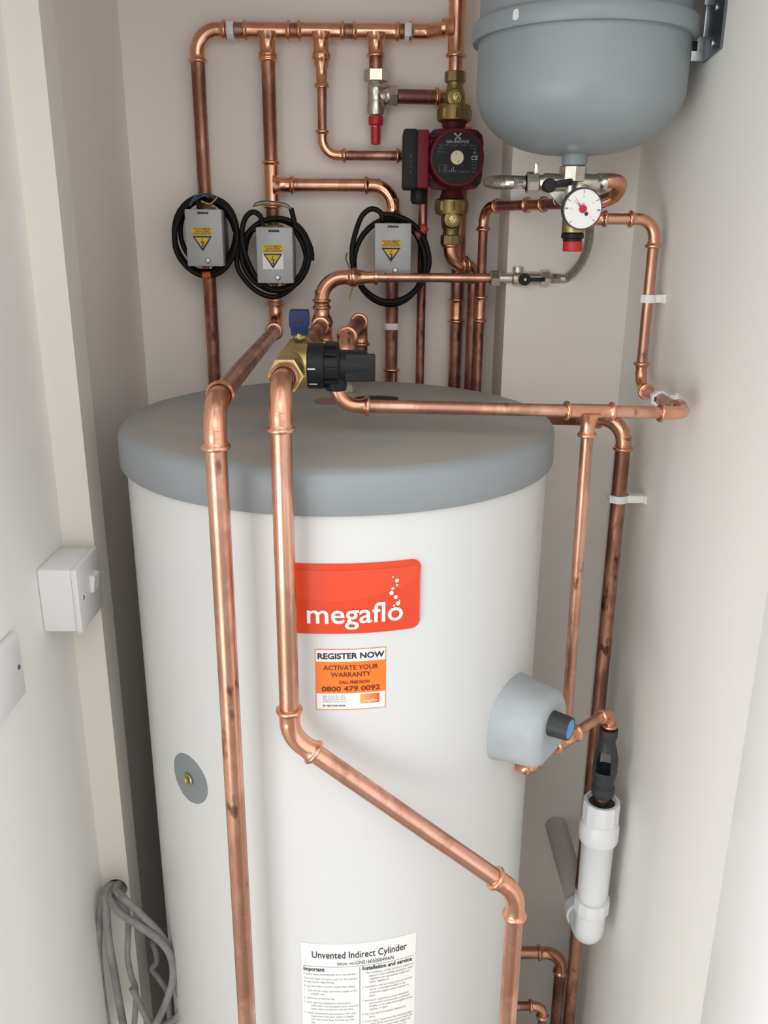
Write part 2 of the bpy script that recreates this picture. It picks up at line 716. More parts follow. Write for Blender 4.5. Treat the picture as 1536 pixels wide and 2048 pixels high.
# ------------------------------------------------------------------ the cupboard
YB = 1.55          # back wall
XR = 0.402         # right wall
XLN = -0.425       # wall of the room, left, up to the stud
XLI = -0.415       # inner left wall
YS0, YS1, XS = 1.10, 1.15, -0.383   # timber stud
YBOX, XBOX = 1.43, 0.205           # boxed-in corner

mb = MB(); mb.bar((-.7, YB, 0), (.75, YB + .1, 2.5))
structure(mb.build('wall_back', 'wall'))
mb = MB(); mb.bar((XBOX, YBOX, 0), (XR + .02, YB + .01, 2.5))
structure(mb.build('trim_3', 'wall'))
mb = MB(); mb.bar((XR, .77, 0), (XR + .1, YB + .1, 2.5))
structure(mb.build('wall_right', 'wall_near'))
mb = MB(); mb.bar((XLN - .1, .55, 0), (XLN, YS0 + .02, 2.5)); mb.mi = 1; mb.bar((XLN - .1, YS0 + .03, 0), (XLI, YB + .1, 2.5))
structure(mb.build('wall_left', ['wall_near', 'wall']))
mb = MB(); mb.bar((-3.0, -3.0, -.1), (3.0, YB + .1, 0))
structure(mb.build('floor', 'floor'))
mb = MB(); mb.bar((-.7, .55, 2.4), (.75, YB + .1, 2.5))
structure(mb.build('ceiling', 'wall'))

mb = MB(); mb.bar((-.7, .68, 2.2), (.75, .78, 2.42))  # unseen door head, added to hold back light from above
structure(mb.build('shade_lintel', 'wall_near'))

# timber stud with the cable hole, split so the hole is a real bore
hc = at(221, 1776, YS0)
mb = MB()
hr = .0165


def plate_with_hole(mb, x0, x1, y0, y1, z0, z1, cx, cz, r, n=32):
    """block x0..x1, y0..y1, z0..z1 with a round bore along y"""
    ring = []
    for i in range(n):
        a = 2 * PI * (i + .5) / n
        c, s = math.cos(a), math.sin(a)
        k = min((x1 - cx) / c if c > 0 else (x0 - cx) / c, (z1 - cz) / s if s > 0 else (z0 - cz) / s)
        ring.append(((cx + r * c, cz + r * s), (cx + k * c, cz + k * s)))
    for i in range(n):
        j = (i + 1) % n
        (a, A), (b, B) = ring[i], ring[j]
        mb._faces([(a[0], y0, a[1]), (A[0], y0, A[1]), (B[0], y0, B[1]), (b[0], y0, b[1]),
                   (a[0], y1, a[1]), (b[0], y1, b[1])], [(0, 1, 2, 3), (0, 3, 5, 4)])


zb0, zb1 = hc.z - .03, hc.z + .03
hx = (XLN + XS) / 2 + .001
mb.bar((XLN, YS0, 0), (XS, YS1, zb0)); mb.bar((XLN, YS0, zb1), (XS, YS1, 2.4))
plate_with_hole(mb, XLN, XS, YS0, YS1, zb0, zb1, hx, hc.z, hr)
mb._faces([(XLN, YS0, zb1), (XS, YS0, zb1), (XS, YS0, zb1 - .0), (XLN, YS0, zb1)], [])
# corner fill of the drilled length and its right cheek
for sx, sz in ((-1, -1), (-1, 1), (1, -1), (1, 1)):
    px_, pz_ = (XLN if sx < 0 else XS), (zb0 if sz < 0 else zb1)
    best = []
    n = 32
    for i in range(n):
        a = 2 * PI * (i + .5) / n
        c, s = math.cos(a), math.sin(a)
        k = min((XS - hx) / c if c > 0 else (XLN - hx) / c, (zb1 - hc.z) / s if s > 0 else (zb0 - hc.z) / s)
        p = (hx + k * c, hc.z + k * s)
        best.append((math.hypot(p[0] - px_, p[1] - pz_), p))
    best.sort()
    p, q = best[0][1], best[1][1]
    mb._faces([(p[0], YS0, p[1]), (q[0], YS0, q[1]), (px_, YS0, pz_)], [(0, 1, 2)])
mb._faces([(XS, YS0, zb0), (XS, YS1, zb0), (XS, YS1, zb1), (XS, YS0, zb1)], [(0, 1, 2, 3)])
mb.mi = 1
mb._faces([(XLN, YS1, zb0), (XS, YS1, zb0), (XS, YS1, zb1), (XLN, YS1, zb1)], [(0, 1, 2, 3)])
structure(mb.build('trim_1', ['timber', 'hole'], recalc=False))

# white door lining at the right
mb = MB(); mb.bar((.386, .55, 0), (XR + .1, .786, 2.5), .001)
structure(mb.build('trim_2', 'gloss'))

# ------------------------------------------------------------------ hot water cylinder
CX, CYc = -0.053, 1.157
RB, RL = 0.2815, 0.2895
ZL0 = CAM_H - 0.288            # lower edge of the lid
cyl_root = thing('hot_water_cylinder', 'large white hot water cylinder with grey dusty lid and orange badge',
                 'water cylinder', (CX, CYc, 0))
mc = Matrix.Translation((CX, CYc, 0))


def hitcyl(px, py, R=RB):
    """angle round the cylinder (0 = towards the room) and height of a picture position on its wall"""
    d = ray(px, py)
    a = d.x ** 2 + d.y ** 2
    b = -2 * (d.x * CX + d.y * CYc)
    c = CX ** 2 + CYc ** 2 - R ** 2
    t = (-b - math.sqrt(max(0, b * b - 4 * a * c))) / (2 * a)
    p = d * t
    return math.atan2(p.x - CX, -(p.y - CYc)), p.z + CAM_H


def wrap(phi0, z0, eps=0.0004, R=RB):
    def fn(s, t):
        a = phi0 + s / R
        return V((CX + (R + eps) * math.sin(a), CYc - (R + eps) * math.cos(a), z0 + t))
    return fn


mb = MB()
mb.lathe([(0, 0.02), (RB - .012, .02), (RB, .032), (RB, ZL0 + .02), (RB - .02, ZL0 + .025), (0, ZL0 + .025)], mc, 128)
mb.build('body', 'tank_white', cyl_root)
mb = MB()
prof = [(RB - .001, ZL0 + .006), (RL - .002, ZL0), (RL, ZL0 + .002), (RL, ZL0 + .036)]
for k in range(1, 9):
    a = PI / 2 * k / 8 * .86
    prof.append((RL - .016 * (1 - math.cos(a)), ZL0 + .036 + .016 * math.sin(a)))
r0, z0 = prof[-1]
for k in range(1, 15):
    t = k / 14
    rr = r0 * (1 - t)
    prof.append((rr if k < 14 else 0, z0 + .020 * (1 - (rr / r0) ** 2)))
ZTOP = z0 + .020
mb.lathe(prof, mc, 128)
lid = mb.build('lid', 'lid', cyl_root, ang=50)


def lid_z(x, y):
    rr = math.hypot(x - CX, y - CYc)
    return z0 + .020 * (1 - (min(rr, r0) / r0) ** 2)


# flat discs in the lid
def lid_disc(name, px, py, rx, ry, mat, label=None):
    Y = 1.15
    for _ in range(8):
        p = at(px, py, Y)
        d = ray(px, py)
        Y = d.y * (lid_z(p.x, p.y) - CAM_H) / d.z
    p = at(px, py, Y)
    mb = MB()
    n = 32
    mb.lathe([(0, 0), (rx, 0), (rx, .0008), (0, .0008)], Matrix.Translation((p.x, p.y, p.z)) @ Matrix.Diagonal((1, ry / rx, 1, 1)), n)
    o = mb.build(name, mat, cyl_root)
    if label:
        o['label'] = label
    return p


lid_disc('lid_plug', 664, 802, .024, .024, 'rose', 'flat dull pink plug in the lid')
lid_disc('lid_disc', 753, 797, .030, .018, 'black', 'flat black disc on the lid')

# --- orange badge
p0, _ = hitcyl(566, 1200)
p1, _ = hitcyl(840, 1190)
pc = (p0 + p1) / 2
_, zt = hitcyl(700, 1127)
_, zb = hitcyl(700, 1266)
wB, hB = (p1 - p0) * RB, zt - zb
fnB = wrap(pc, (zt + zb) / 2, 0)


def rrect(w, h, r, n=8, bow=0.0):
    pts = []
    for cx, cy, a0 in ((w / 2 - r, h / 2 - r, 0), (-w / 2 + r, h / 2 - r, PI / 2), (-w / 2 + r, -h / 2 + r, PI), (w / 2 - r, -h / 2 + r, 3 * PI / 2)):
        for i in range(n + 1):
            a = a0 + PI / 2 * i / n
            pts.append((cx + r * math.cos(a), cy + r * math.sin(a)))
    return pts


def curved_plate(mb, w, h, r, th, R_fn, nx=40):
    """rounded plate wrapped on the cylinder: front skin in vertical strips and its rim"""
    xs = sorted(set([-w / 2 + w * i / nx for i in range(nx + 1)] + [s * (w / 2 - r + r * math.sin(PI / 2 * k / 6)) for k in range(7) for s in (-1, 1)]))

    def half(x):
        e = abs(x) - (w / 2 - r)
        if e <= 0:
            return h / 2
        return h / 2 - r + math.sqrt(max(0, r * r - e * e))
    front, back = R_fn(th), R_fn(-.0005)
    inner = R_fn(th)
    verts, faces = [], []
    for x in xs:
        hh = half(x)
        verts += [back(x, -hh), R_fn(th * .6)(x * 1, -hh), front(x * .985, -hh + .0012), front(x * .985, hh - .0012), R_fn(th * .6)(x, hh), back(x, hh)]
    for i in range(len(xs) - 1):
        for k in range(5):
            faces.append((i * 6 + k, (i + 1) * 6 + k, (i + 1) * 6 + k + 1, i * 6 + k + 1))
    mb._faces(verts, faces)


mb = MB()
curved_plate(mb, wB, hB, .011, .0030, lambda e: wrap(pc, (zt + zb) / 2, e))
badge = mb.build('badge', 'badge_red', cyl_root)
badge['label'] = 'orange red name badge with white letters and bubbles'
mb = MB()
# raised frame line along the badge edge
pts = [wrap(pc, (zt + zb) / 2, .0030)(a * .975, b * .93) for a, b in rrect(wB, hB, .011)]
mb.sweep(pts + [pts[0]], .0007, 8, cap=False)
mb.build('raised_edge', 'badge_red', badge)
mb = MB()
fn = wrap(pc, (zt + zb) / 2, .0034)
# lighter swoosh in the upper part
nx = 36
top, bot = [], []
for i in range(nx + 1):
    x = -wB * .47 + wB * .94 * i / nx
    t = i / nx
    top.append((x, hB * .42))
    bot.append((x, -.001 * 0 + hB * (.02 - .05 * math.sin(t * 2.6) + .42 * max(0, t - .35) ** 1.5)))
verts = [fn(*p) for p in top] + [fn(*p) for p in bot]
mb._faces(verts, [(i, i + 1, nx + 2 + i, nx + 1 + i) for i in range(nx)])
mb.build('swoosh', 'badge_pale', badge)
mb = MB()
fn = wrap(pc, (zt + zb) / 2, .0040)
tl, ztl = hitcyl(611, 1246, RB + .004)
tr, _ = hitcyl(803, 1240, RB + .004)
s0, s1 = (tl - pc) * RB, (tr - pc) * RB
vs, fs = text_geo('megaflo', .0335, 'LEFT', .0004)
k = (s1 - s0) / text_width(vs)
bt = (ztl - (zt + zb) / 2)
mb._faces([fn(s0 + a * k, bt + b) for a, b in vs], fs)
for (bx, by, br_) in ((786, 1154, 1.8), (794, 1161, 4.2), (794, 1170, 2.4), (785.5, 1177, 3), (783, 1186, 4.6), (791.5, 1194, 4.2), (799, 1201, 1.6), (796, 1206.5, 4.6), (788, 1211, 2.2)):
    a, z = hitcyl(bx, by, RB + .004)
    put_circle(mb, (a - pc) * RB, z - (zt + zb) / 2, br_ * .00054, fn)
mb.build('lettering', 'print_white', badge)

# --- register sticker
p0, _ = hitcyl(631, 1355)
p1, _ = hitcyl(771.5, 1355)
pc2 = (p0 + p1) / 2
_, zt = hitcyl(700, 1297.5)
_, zb = hitcyl(700, 1419)
w2, h2, zc2 = (p1 - p0) * RB, zt - zb, (zt + zb) / 2
mb = MB(); put_grid(mb, -w2 / 2, -h2 / 2, w2 / 2, h2 / 2, wrap(pc2, zc2, .0003), 24, 2)
stk = mb.build('warranty_sticker', 'paper', cyl_root)
stk['label'] = 'white and orange REGISTER NOW warranty sticker'
mb = MB()
fn = wrap(pc2, zc2, .0005)
put_grid(mb, -w2 * .493, -h2 * .222, w2 * .493, h2 * .295, fn, 24, 2)
for x0, y0, x1, y1 in ((-.5, .488, .5, .5), (-.5, -.5, .5, -.488), (-.5, -.5, -.49, .5), (.49, -.5, .5, .5)):
    put_grid(mb, x0 * w2, y0 * h2, x1 * w2, y1 * h2, fn, 24, 1)
mb.build('orange_panel', 'label_orange', stk)
mb = MB()
fn = wrap(pc2, zc2, .0008)
put_text(mb, 'REGISTER NOW', 0, h2 * .345, h2 * .128, fn, bold=h2 * .004, width=w2 * .94)
mb.build('heading', 'ink', stk)
mb = MB()
put_text(mb, 'ACTIVATE YOUR', 0, h2 * .165, h2 * .103, fn, bold=h2 * .0022, width=w2 * .78)
put_text(mb, 'WARRANTY', 0, h2 * .052, h2 * .103, fn, bold=h2 * .0022, width=w2 * .57)
put_text(mb, 'CALL FREE NOW', w2 * .05, -h2 * .062, h2 * .066, fn, bold=h2 * .0022, width=w2 * .44)
put_text(mb, '0800 479 0092', 0, -h2 * .185, h2 * .112, fn, bold=h2 * .003, width=w2 * .83)
mb.build('orange_panel_text', 'ink_brown', stk)
mb = MB()
for i, s in enumerate(('Lines are open 8am - 8pm', 'BST. Some calls may be', 'recorded and monitored for', 'quality and training purposes')):
    put_text(mb, s, -w2 * .40, -h2 * (.272 + .032 * i), h2 * .036, fn, 'LEFT', width=w2 * (.31, .33, .32, .335)[i])
mb.build('small_print', 'ink_grey', stk)
mb = MB()
put_text(mb, 'BY HEATRAE SADIA', -w2 * .40, -h2 * .44, h2 * .042, fn, 'LEFT', bold=h2 * .0008, width=w2 * .32)
mb.build('maker_name', 'ink', stk)
mb = MB()
put_grid(mb, w2 * .13, -h2 * .405, w2 * .41, -h2 * .245, wrap(pc2, zc2, .0005), 8, 2)
lg = mb.build('logo_panel', 'logo_grad', stk)
mb = MB(); put_text(mb, 'megaflo', w2 * .27, -h2 * .375, h2 * .06, fn, width=w2 * .2)
mb.build('logo_text', 'print_white', lg)

# --- instruction label (runs on below the picture)
p0, _ = hitcyl(604, 1960)
p1, _ = hitcyl(830, 1960)
pc3 = (p0 + p1) / 2
_, zt = hitcyl(690, 1888)
w3 = (p1 - p0) * RB
h3 = .235
zc3 = zt - h3 / 2
mb = MB(); put_grid(mb, -w3 / 2, -h3 / 2, w3 / 2, h3 / 2, wrap(pc3, zc3, .0003), 24, 2)
ins = mb.build('instruction_label', 'paper', cyl_root)
ins['label'] = 'white paper label headed Unvented Indirect Cylinder'
fn3 = wrap(pc3, zt, .0008)
mb = MB()
put_text(mb, 'Unvented Indirect Cylinder', 0, -.0225, .0155, fn3, bold=.0001, width=w3 * .82)
put_text(mb, 'SERIAL NO.', -w3 * .115, -.0335, .0058, fn3, width=w3 * .16)
put_text(mb, 'GNS160500049AN', w3 * .13, -.0335, .0082, fn3, width=w3 * .33)
put_text(mb, 'Important', -w3 * .485, -.0440, .0090, fn3, 'LEFT', bold=.0002, width=w3 * .18)
put_text(mb, 'Installation and service', w3 * .02, -.0440, .0090, fn3, 'LEFT', bold=.0002, width=w3 * .44)
put_grid(mb, -w3 * .485, -.0366, w3 * .485, -.0362, fn3, 24, 1)
put_grid(mb, -.0003, -h3 * .96, .0003, -.0385, fn3, 1, 1)
mb.build('heading', 'ink', ins)
mb = MB()
Lc = [('If water stops intermittently from the overflow', 0), None,
      ('Your unit does not have a vent nor the internal', 0), ('air gap needs regenerating.', 0), None,
      ('To do this follow the five simple steps below', 0), None,
      ('1  Turn off the mains cold water supply to the', 0), ('megaflo unit.', 1), None, ('2  Open the lowest hot tap.', 0), None,
      ('3  Hold open the temperature and pressure', 0), ('relief valve until gurgling noises stop and', 1), ('water stops running from tap and valve.', 1), None,
      ('4  Close temperature and pressure relief valve.', 0), ('Open mains cold water supply to megaflo', 1), ('and when water flows from the tap, close', 1), ('tap.', 1), None,
      ('5  If water continues to drip or flow from the', 0), ('overflow, the megaflo unit requires attention', 1), ('Switch off heat sources controlling heaters', 1), ('and do not turn off water supply.', 1), ('Contact a competent installer or our', 1), ('authorised service agent.', 1)]
Rc = [('1  The installation of this system is subject to', 0), ('approval under building regulations, water', 1), ('regulations and appropriate health and', 1), ('safety legislation.', 1), None,
      ('2  Installation and servicing must be carried', 0), ('out by a competent installer or our', 1), ('authorised megaflo service engineer or', 1), ('agent.', 1), None,
      ('3  Removal or replacement of any component', 0), ('part must be carried out by a competent', 1), ('installer or an authorised megaflo service', 1), ('engineer or agent.', 1), None,
      ('4  Use only approved megaflo replacement', 0), ('parts.', 1), None,
      ('5  If hot water issues from the discharge pipe', 0), ('switch off the heat source and consult the', 1), ('installer. Do not turn water supply off.', 1), ('Contact a competent installer or our', 1), ('authorised service engineer.', 1)]
for colx, L in ((-w3 * .485, Lc), (w3 * .02, Rc)):
    y = -.0505
    for it in L:
        if it is None:
            y -= .0022
            continue
        put_text(mb, it[0], colx + (.009 if it[1] else 0), y, .0046, fn3, 'LEFT', width=min(.455 * w3, .455 * w3 * len(it[0]) / 46.0) if not it[1] else .455 * w3 * len(it[0]) / 48.0)
        y -= .0052
mb.build('small_print', 'ink_grey', ins)

# --- grey disc with brass drain screw
a, z = hitcyl(379, 1557)
_, za = hitcyl(372, 1507)
_, zb_ = hitcyl(392, 1607)
rd = abs(za - zb_) / 2
n = V((math.sin(a), -math.cos(a), 0))
pd = V((CX + RB * n.x, CYc + RB * n.y, z))
mb = MB()
fnd = wrap(a, z, .0009)
secs = []
verts = [fnd(0, 0)]
for i in range(48):
    t = 2 * PI * i / 48
    verts.append(fnd(rd * math.cos(t), rd * math.sin(t)))
for i in range(48):
    t = 2 * PI * i / 48
    verts.append(wrap(a, z, -.0005)(rd * 1.01 * math.cos(t), rd * 1.01 * math.sin(t)))
mb._faces(verts, [(0, 1 + i, 1 + (i + 1) % 48) for i in range(48)] + [(1 + i, 49 + i, 49 + (i + 1) % 48, 1 + (i + 1) % 48) for i in range(48)])
dd = mb.build('blanking_disc', 'disc', cyl_root)
dd['label'] = 'round grey disc with brass screw'
mb = MB()
m = frame(pd + n * .0006, n)
mb.lathe([(0, 0), (.0075, 0), (.0085, .0008), (.0085, .0025), (.0072, .0034), (.0060, .0030), (.0052, .0012), (0, .0012)], m, 28)
sc_ = mb.build('brass_screw', 'brass', dd)
mb = MB(); mb.hexa(.0034, .0016, frame(pd + n * .0014, n)); mb.build('screw_socket', 'brass_dull', sc_)

# --- immersion heater cover
a_im = math.radians(54.5)
_, z_im = hitcyl(1012, 1441)
n = V((math.sin(a_im), -math.cos(a_im), 0))
tx = V((math.cos(a_im), math.sin(a_im), 0))
pim = V((CX + (RB - .012) * n.x, CYc + (RB - .012) * n.y, z_im))
mim = frame(pim, n, tx)     # local x along the wall, y = up, z = outwards
if (mim.to_3x3() @ V((0, 1, 0))).z < 0:
    mim = mim @ Matrix.Rotation(PI, 4, 'Z')


def cover_sec(w, hu, hd, z, n=48):
    out = []
    for i in range(n):
        t = 2 * PI * i / n
        c, s = math.cos(t), math.sin(t)
        e = 2.3 if s > 0 else 4.5
        x = math.copysign(abs(c) ** (2 / e), c) * w
        y = math.copysign(abs(s) ** (2 / e), s) * (hu if s > 0 else hd)
        out.append((x, y, z))
    return out


mb = MB()
ww, hu, hd = .052, .057, .046
S = [cover_sec(ww + .002, hu + .002, hd + .002, 0), cover_sec(ww + .001, hu + .001, hd + .001, .014)]
for z in (.03, .045, .058):
    k = 1 - z * 1.5
    S.append(cover_sec(ww * k, hu * k, hd * k, z))
k0 = 1 - .058 * 1.5
for i in range(1, 8):
    t = PI / 2 * i / 7
    k = k0 - .016 / ww * (1 - math.cos(t))
    S.append(cover_sec(ww * k, hu * k, hd * k, .058 + .016 * math.sin(t)))
mb.loft(S, mim)
imc = mb.build('immersion_cover', 'cover', cyl_root, ang=50)
imc['label'] = 'grey domed plastic cover with dark knob'
mb = MB()
mk = mim @ Matrix.Translation((-.011 * (1 if (mim.to_3x3() @ V((1, 0, 0))).x > 0 else -1), .018, .061)) @ Matrix.Scale(1.07, 4)
mb.lathe([(.0185, 0), (.0185, .0066), (.0150, .0067), (.0150, .004), (0, .004)], mk, 32)
mb.build('knob_seat', 'black', imc)
mb = MB()
mb.lathe([(.0160, .004), (.0140, .034), (.0135, .0355), (.0120, .0358), (.0118, .0345), (0, .0345)], mk, 40)
kn = mb.build('knob', 'darkgrey', imc)
mb = MB(); mb.lathe([(0, .0346), (.0116, .0346), (.0114, .0356), (0, .0358)], mk, 32)
mb.build('knob_face', 'blue_light', kn)

# threaded outlet standing on the lid
# ------------------------------------------------------------------ rear pipework
YP = 1.52


def zc_(*pp):
    return sum(at(a, b, YP).z for a, b in pp) / len(pp)


ZH = zc_((430, 57), (640, 62), (830, 66))          # header height
XA = at(405, 300, YP).x                              # left drop
XB = at(539, 220, YP).x                              # second drop
XC = at(643, 130, YP).x                              # 15 mm drop
XD = at(752, 110, YP).x                              # stub to silver valve
YPU = 1.485
XP = at(910, 60, YPU).x                              # pump riser
ZV1, ZV2, ZV3 = at(412, 475, 1.445).z, at(549, 512, 1.445).z, at(785, 500, 1.445).z

# header with the left drop
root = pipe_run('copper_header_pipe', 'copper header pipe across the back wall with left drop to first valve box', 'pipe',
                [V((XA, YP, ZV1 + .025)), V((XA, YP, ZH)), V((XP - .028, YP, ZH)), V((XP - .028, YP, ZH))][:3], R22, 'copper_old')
for X, rb, Lb in ((XB, R22, .037), (XC, R22, .037), (XD, R22, .037)):
    tee(V((X, YP, ZH)), (1, 0, 0), (0, 0, -1), .037, R22, rb, Lb, root)
# swept end of the header into the pump riser
mb = MB()
hp = V((XP, YPU, ZH))
pts = spline([V((XP - .062, YP, ZH)), V((XP - .040, YP, ZH)), V((XP - .022, YP - .012, ZH)), V((XP - .004, YPU + .004, ZH))], 8)
rad = []
for i, p in enumerate(pts):
    rad.append(R22 + .0012)
d0 = V((-1, 0, 0))
hp_, rr = [], []
for e, q in bead_profile(R22, 0, True):
    hp_.append(V((XP - .070 + e, YP, ZH))); rr.append(q)
mb.sweep(hp_ + pts, rr + rad, 28)
mb.build('street_elbow', 'fitting', root, ang=60)
pipe((XD, YP, ZH - .03), (XD, YP, at(752, 150, YP).z), R22, root, 'copper_old')

# second drop with tee and branch to the third valve
ZT2 = at(547, 370, YP).z
XE = at(785, 460, YP).x
root = pipe_run('copper_drop_pipe', 'copper drop from header with tee branching right to third valve box', 'pipe',
                [V((XB, YP, ZH - .034)), V((XB, YP, ZV2 + .028))], R22, 'copper_old')
tee(V((XB, YP, ZT2)), (0, 0, 1), (1, 0, 0), .037, R22, R22, .037, root)
pipe((XB + .03, YP, ZT2), (XE - .02, YP, ZT2), R22, root, 'copper')
pipe((XE, YP, ZT2 - .02), (XE, YP, ZV3 + .028), R22, root, 'copper_old')
elbow(V((XE, YP, ZT2)), V((XB, YP, ZT2)), V((XE, YP, 0)), R22, .047, .034, root)
coupling(V((XB, YP, at(545, 118, YP).z)), (0, 0, 1), .004, R22, root, 'collar')

# 15 mm drop that runs right and down behind the pump box
ZQ = at(720, 311, YP).z
XF = at(845, 470, YP).x
root = pipe_run('copper_bypass_pipe', 'thin copper pipe dropping from the header then turning right behind red pump', 'pipe',
                [V((XC, YP, ZH - .055)), V((XC, YP, ZQ)), V((XF, YP, ZQ)), V((XF, YP, .05))], R15, 'copper_old', Ls={2: (.030, .022)})
mb = MB()
zq = ZH - .036
mb.lathe([(R22 + .0042, 0), (R22 + .0042, -.004), (R22 + .0015, -.006), (R22 + .001, -.012), (R15 + .002, -.018), (R15 + .0014, -.038), (R15 + .0044, -.040), (R15 + .0044, -.045), (R15, -.046)],
         Matrix.Translation((XC, YP, zq)), 28)
mb.build('reducer', 'fitting', root, ang=60)
coupling(V((at(797, 311, YP).x + .012, YP, ZQ)), (1, 0, 0), .016, R15, root)

# lower leg of the first valve, down behind the cylinder
XA2 = at(430, 650, YP).x
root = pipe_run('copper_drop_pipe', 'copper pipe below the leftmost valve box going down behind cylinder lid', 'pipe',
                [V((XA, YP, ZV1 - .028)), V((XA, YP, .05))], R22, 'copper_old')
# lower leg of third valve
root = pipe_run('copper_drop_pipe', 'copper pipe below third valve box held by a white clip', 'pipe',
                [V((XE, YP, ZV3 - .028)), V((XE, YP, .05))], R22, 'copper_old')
zk = at(787, 770, YP).z
coupling(V((XE, YP, zk)), (0, 0, 1), .030, R22, root)

# front left run: from the second valve, forward over the lid and down the front
XG, YG = at(433, 920, .840).x, .840
XBf = XB
zg = at(430, 806, YG).z
YBk = 1.47
xb2 = at(553, 610, YP).x
root = pipe_run('copper_front_pipe', 'left copper pipe running forward over the lid and down in front of white cylinder', 'pipe',
                [V((XB, YP, ZV2 - .028)), V((XB, YP, zg + .0)), V((XG, YG, zg)), V((XG, YG, .0))], R22, 'copper')
# small reducer collar beneath the second valve
coupling(V((XB, YP, at(552, 600, YP).z)), (0, 0, 1), .010, R22, root, 'collar')

# ------------------------------------------------------------------ cold feed run with relief valve, front right pipe
XH, YH = at(563, 905, .845).x, .845
ZC = at(562, 770, YH).z
a_ = at(584, 1472, YH)
b_ = at(1032, 1785, YH)
a_.x = XH
root = pipe_run('copper_front_pipe', 'copper pipe from brass valve down the cylinder front with long slanting offset to right', 'pipe',
                [V((XH, YH + .10, ZC)), V((XH, YH, ZC)), V((XH, YH, a_.z)), V((b_.x, YH, b_.z)), V((b_.x, YH, 0))], R22, 'copper',
                Ls={2: (.036, .040), 3: (.036, .040)})

# brass multi valve
YV = .982
YHD = 1.080
vroot = thing('pressure_valve', 'brass pressure reducing valve with big black side cap and blue handle', 'valve',
              V((XH, YV, ZC - .03)))


def ya(y):
    return V((XH, y, ZC))


mb = MB()
mb.hexa(.0195, .020, frame(ya(.898), (0, 1, 0)))
mb.lathe([(.0150, 0), (.0172, .008), (.0172, .020), (.0150, .032)], frame(ya(.917), (0, 1, 0)), 32)
mb.lathe([(.0150, 0), (.0180, .008), (.0182, .060), (.0165, .075), (.0155, .100)], frame(ya(.946), (0, 1, 0)), 32)
mb.hexa(.0185, .016, frame(ya(1.020), (0, 1, 0)))
mb.lathe([(.0140, 0), (.0185, .010), (.0195, .030), (.0185, .050), (.0140, .058)], frame(ya(1.046), (0, 1, 0)), 32)
mb.hexa(.0170, .016, frame(ya(1.104), (0, 1, 0)))
mb.lathe([(.0130, 0), (.0130, .006), (.0112, .010)], frame(ya(1.119), (0, 1, 0)), 28)
# barrel carrying the cap
mb.lathe([(.014, -.014), (.0225, -.006), (.0245, .002), (.0245, .019)], frame(ya(YV - .008), (1, 0, 0)), 40)
mb.lathe([(.0135, 0), (.0130, .016), (.0085, .018), (.0085, .024), (0, .024)], frame(ya(YHD), (0, 0, 1)), 24)
mb.build('valve_body', 'brass', vroot)
xc0 = XH + .018
vx_e = at(672, 790, YV - .008).x
mb = MB()
mx = frame(V((xc0, YV - .008, ZC)), (1, 0, 0), (0, -1, 0)) @ Matrix.Diagonal((1, 1, 1.13, 1))
mb.lathe([(.0245, 0), (.0255, .001), (.0255, .015), (.0245, .0165), (.0225, .0168), (.0225, .030), (.0210, .0315), (.0180, .0320), (.0175, .058), (.0150, .0595), (0, .0595)], mx, 40)
for i in range(10):
    t = 2 * PI * i / 10
    mb.box(.0040, .0028, .012, mx @ Matrix.Rotation(t, 4, 'Z') @ Matrix.Translation((.0250, 0, .0235)), .0006)
mb.box(.010, .030, .030, mx @ Matrix.Translation((.012, 0, .052)), .0015)
mb.box(.010, .020, .018, mx @ Matrix.Translation((-.012, .002, .048)), .0015)
mb.lathe([(.0125, 0), (.0135, .010), (.0120, .022), (.0105, .0235), (0, .0235)], frame(V((vx_e, YV - .008, ZC)), (0, 0, -1)) @ Matrix.Translation((0, 0, .004)), 28)
cap = mb.build('pressure_cap', 'black', vroot)
mb = MB()
mbx = mx @ Matrix.Rotation(-.12, 4, 'Z')
fnc = lambda s, t: mx @ V((.02575 * math.cos(s / .0255), .02575 * math.sin(s / .0255), t))
put_grid(mb, -.0008, .001, .0008, .0085, fnc, 1, 1)
put_grid(mb, .0185, .002, .0200, .010, fnc, 1, 1)
mb.build('white_mark', 'print_white', cap)
mb = MB()
mh = frame(V((XH, YHD, ZC + .022)), (0, 0, 1)) @ Matrix.Diagonal((.80, .80, .92, 1))
mb.loft([[(x * w, y * d_, z) for x, y in ((-1, -1), (1, -1), (1, 1), (-1, 1))] for z, w, d_ in
         ((0, .0125, .010), (.010, .0130, .011), (.012, .0148, .012), (.022, .0152, .012), (.032, .0140, .011), (.0335, .0125, .009))], mh)
hd_ = mb.build('handle', 'blue', vroot, ang=30)
mb = MB(); mb.box(.013, .001, .005, mh @ Matrix.Translation((0, -.0121, .020)), .0003)
mb.build('handle_slot', 'ink', hd_)

# run behind the valve: tee up to the filling link and back to an elbow
XI = at(645, 600, 1.45).x
YT = 1.43
ZF = at(850, 556, YT).z
p_end = V((at(985, 556, YT).x, YT, at(985, 556, YT).z))
xb_e = at(662, 645, 1.50).x
root = thing('copper_cold_feed', 'copper cold feed behind brass valve rising to thin pipe towards right', 'pipe', V((XH, YT, ZC)))
pA = V((XH, 1.118, ZC))
pB = V((XI, YT, ZC))
dd_ = (pB - pA).normalized()
pipe(pA, pB, R22, root, 'copper_old')
pC = V((XI + dd_.x * .075, YT + .075, ZC))
tee(pB, dd_, (0, 0, 1), .034, R22, R22, .040, root)
pipe(pB, pC, R22, root, 'copper_old')
elbow(pC, pB, pC - V((0, 0, 1)), R22, .040, .030, root)
pipe(pC - V((0, 0, .03)), V((pC.x, pC.y, 1.40)), R22, root, 'copper_old')
cor = V((XI, YT, ZF))
pipe(pB + V((0, 0, .02)), cor - V((0, 0, .02)), R22, root, 'copper')
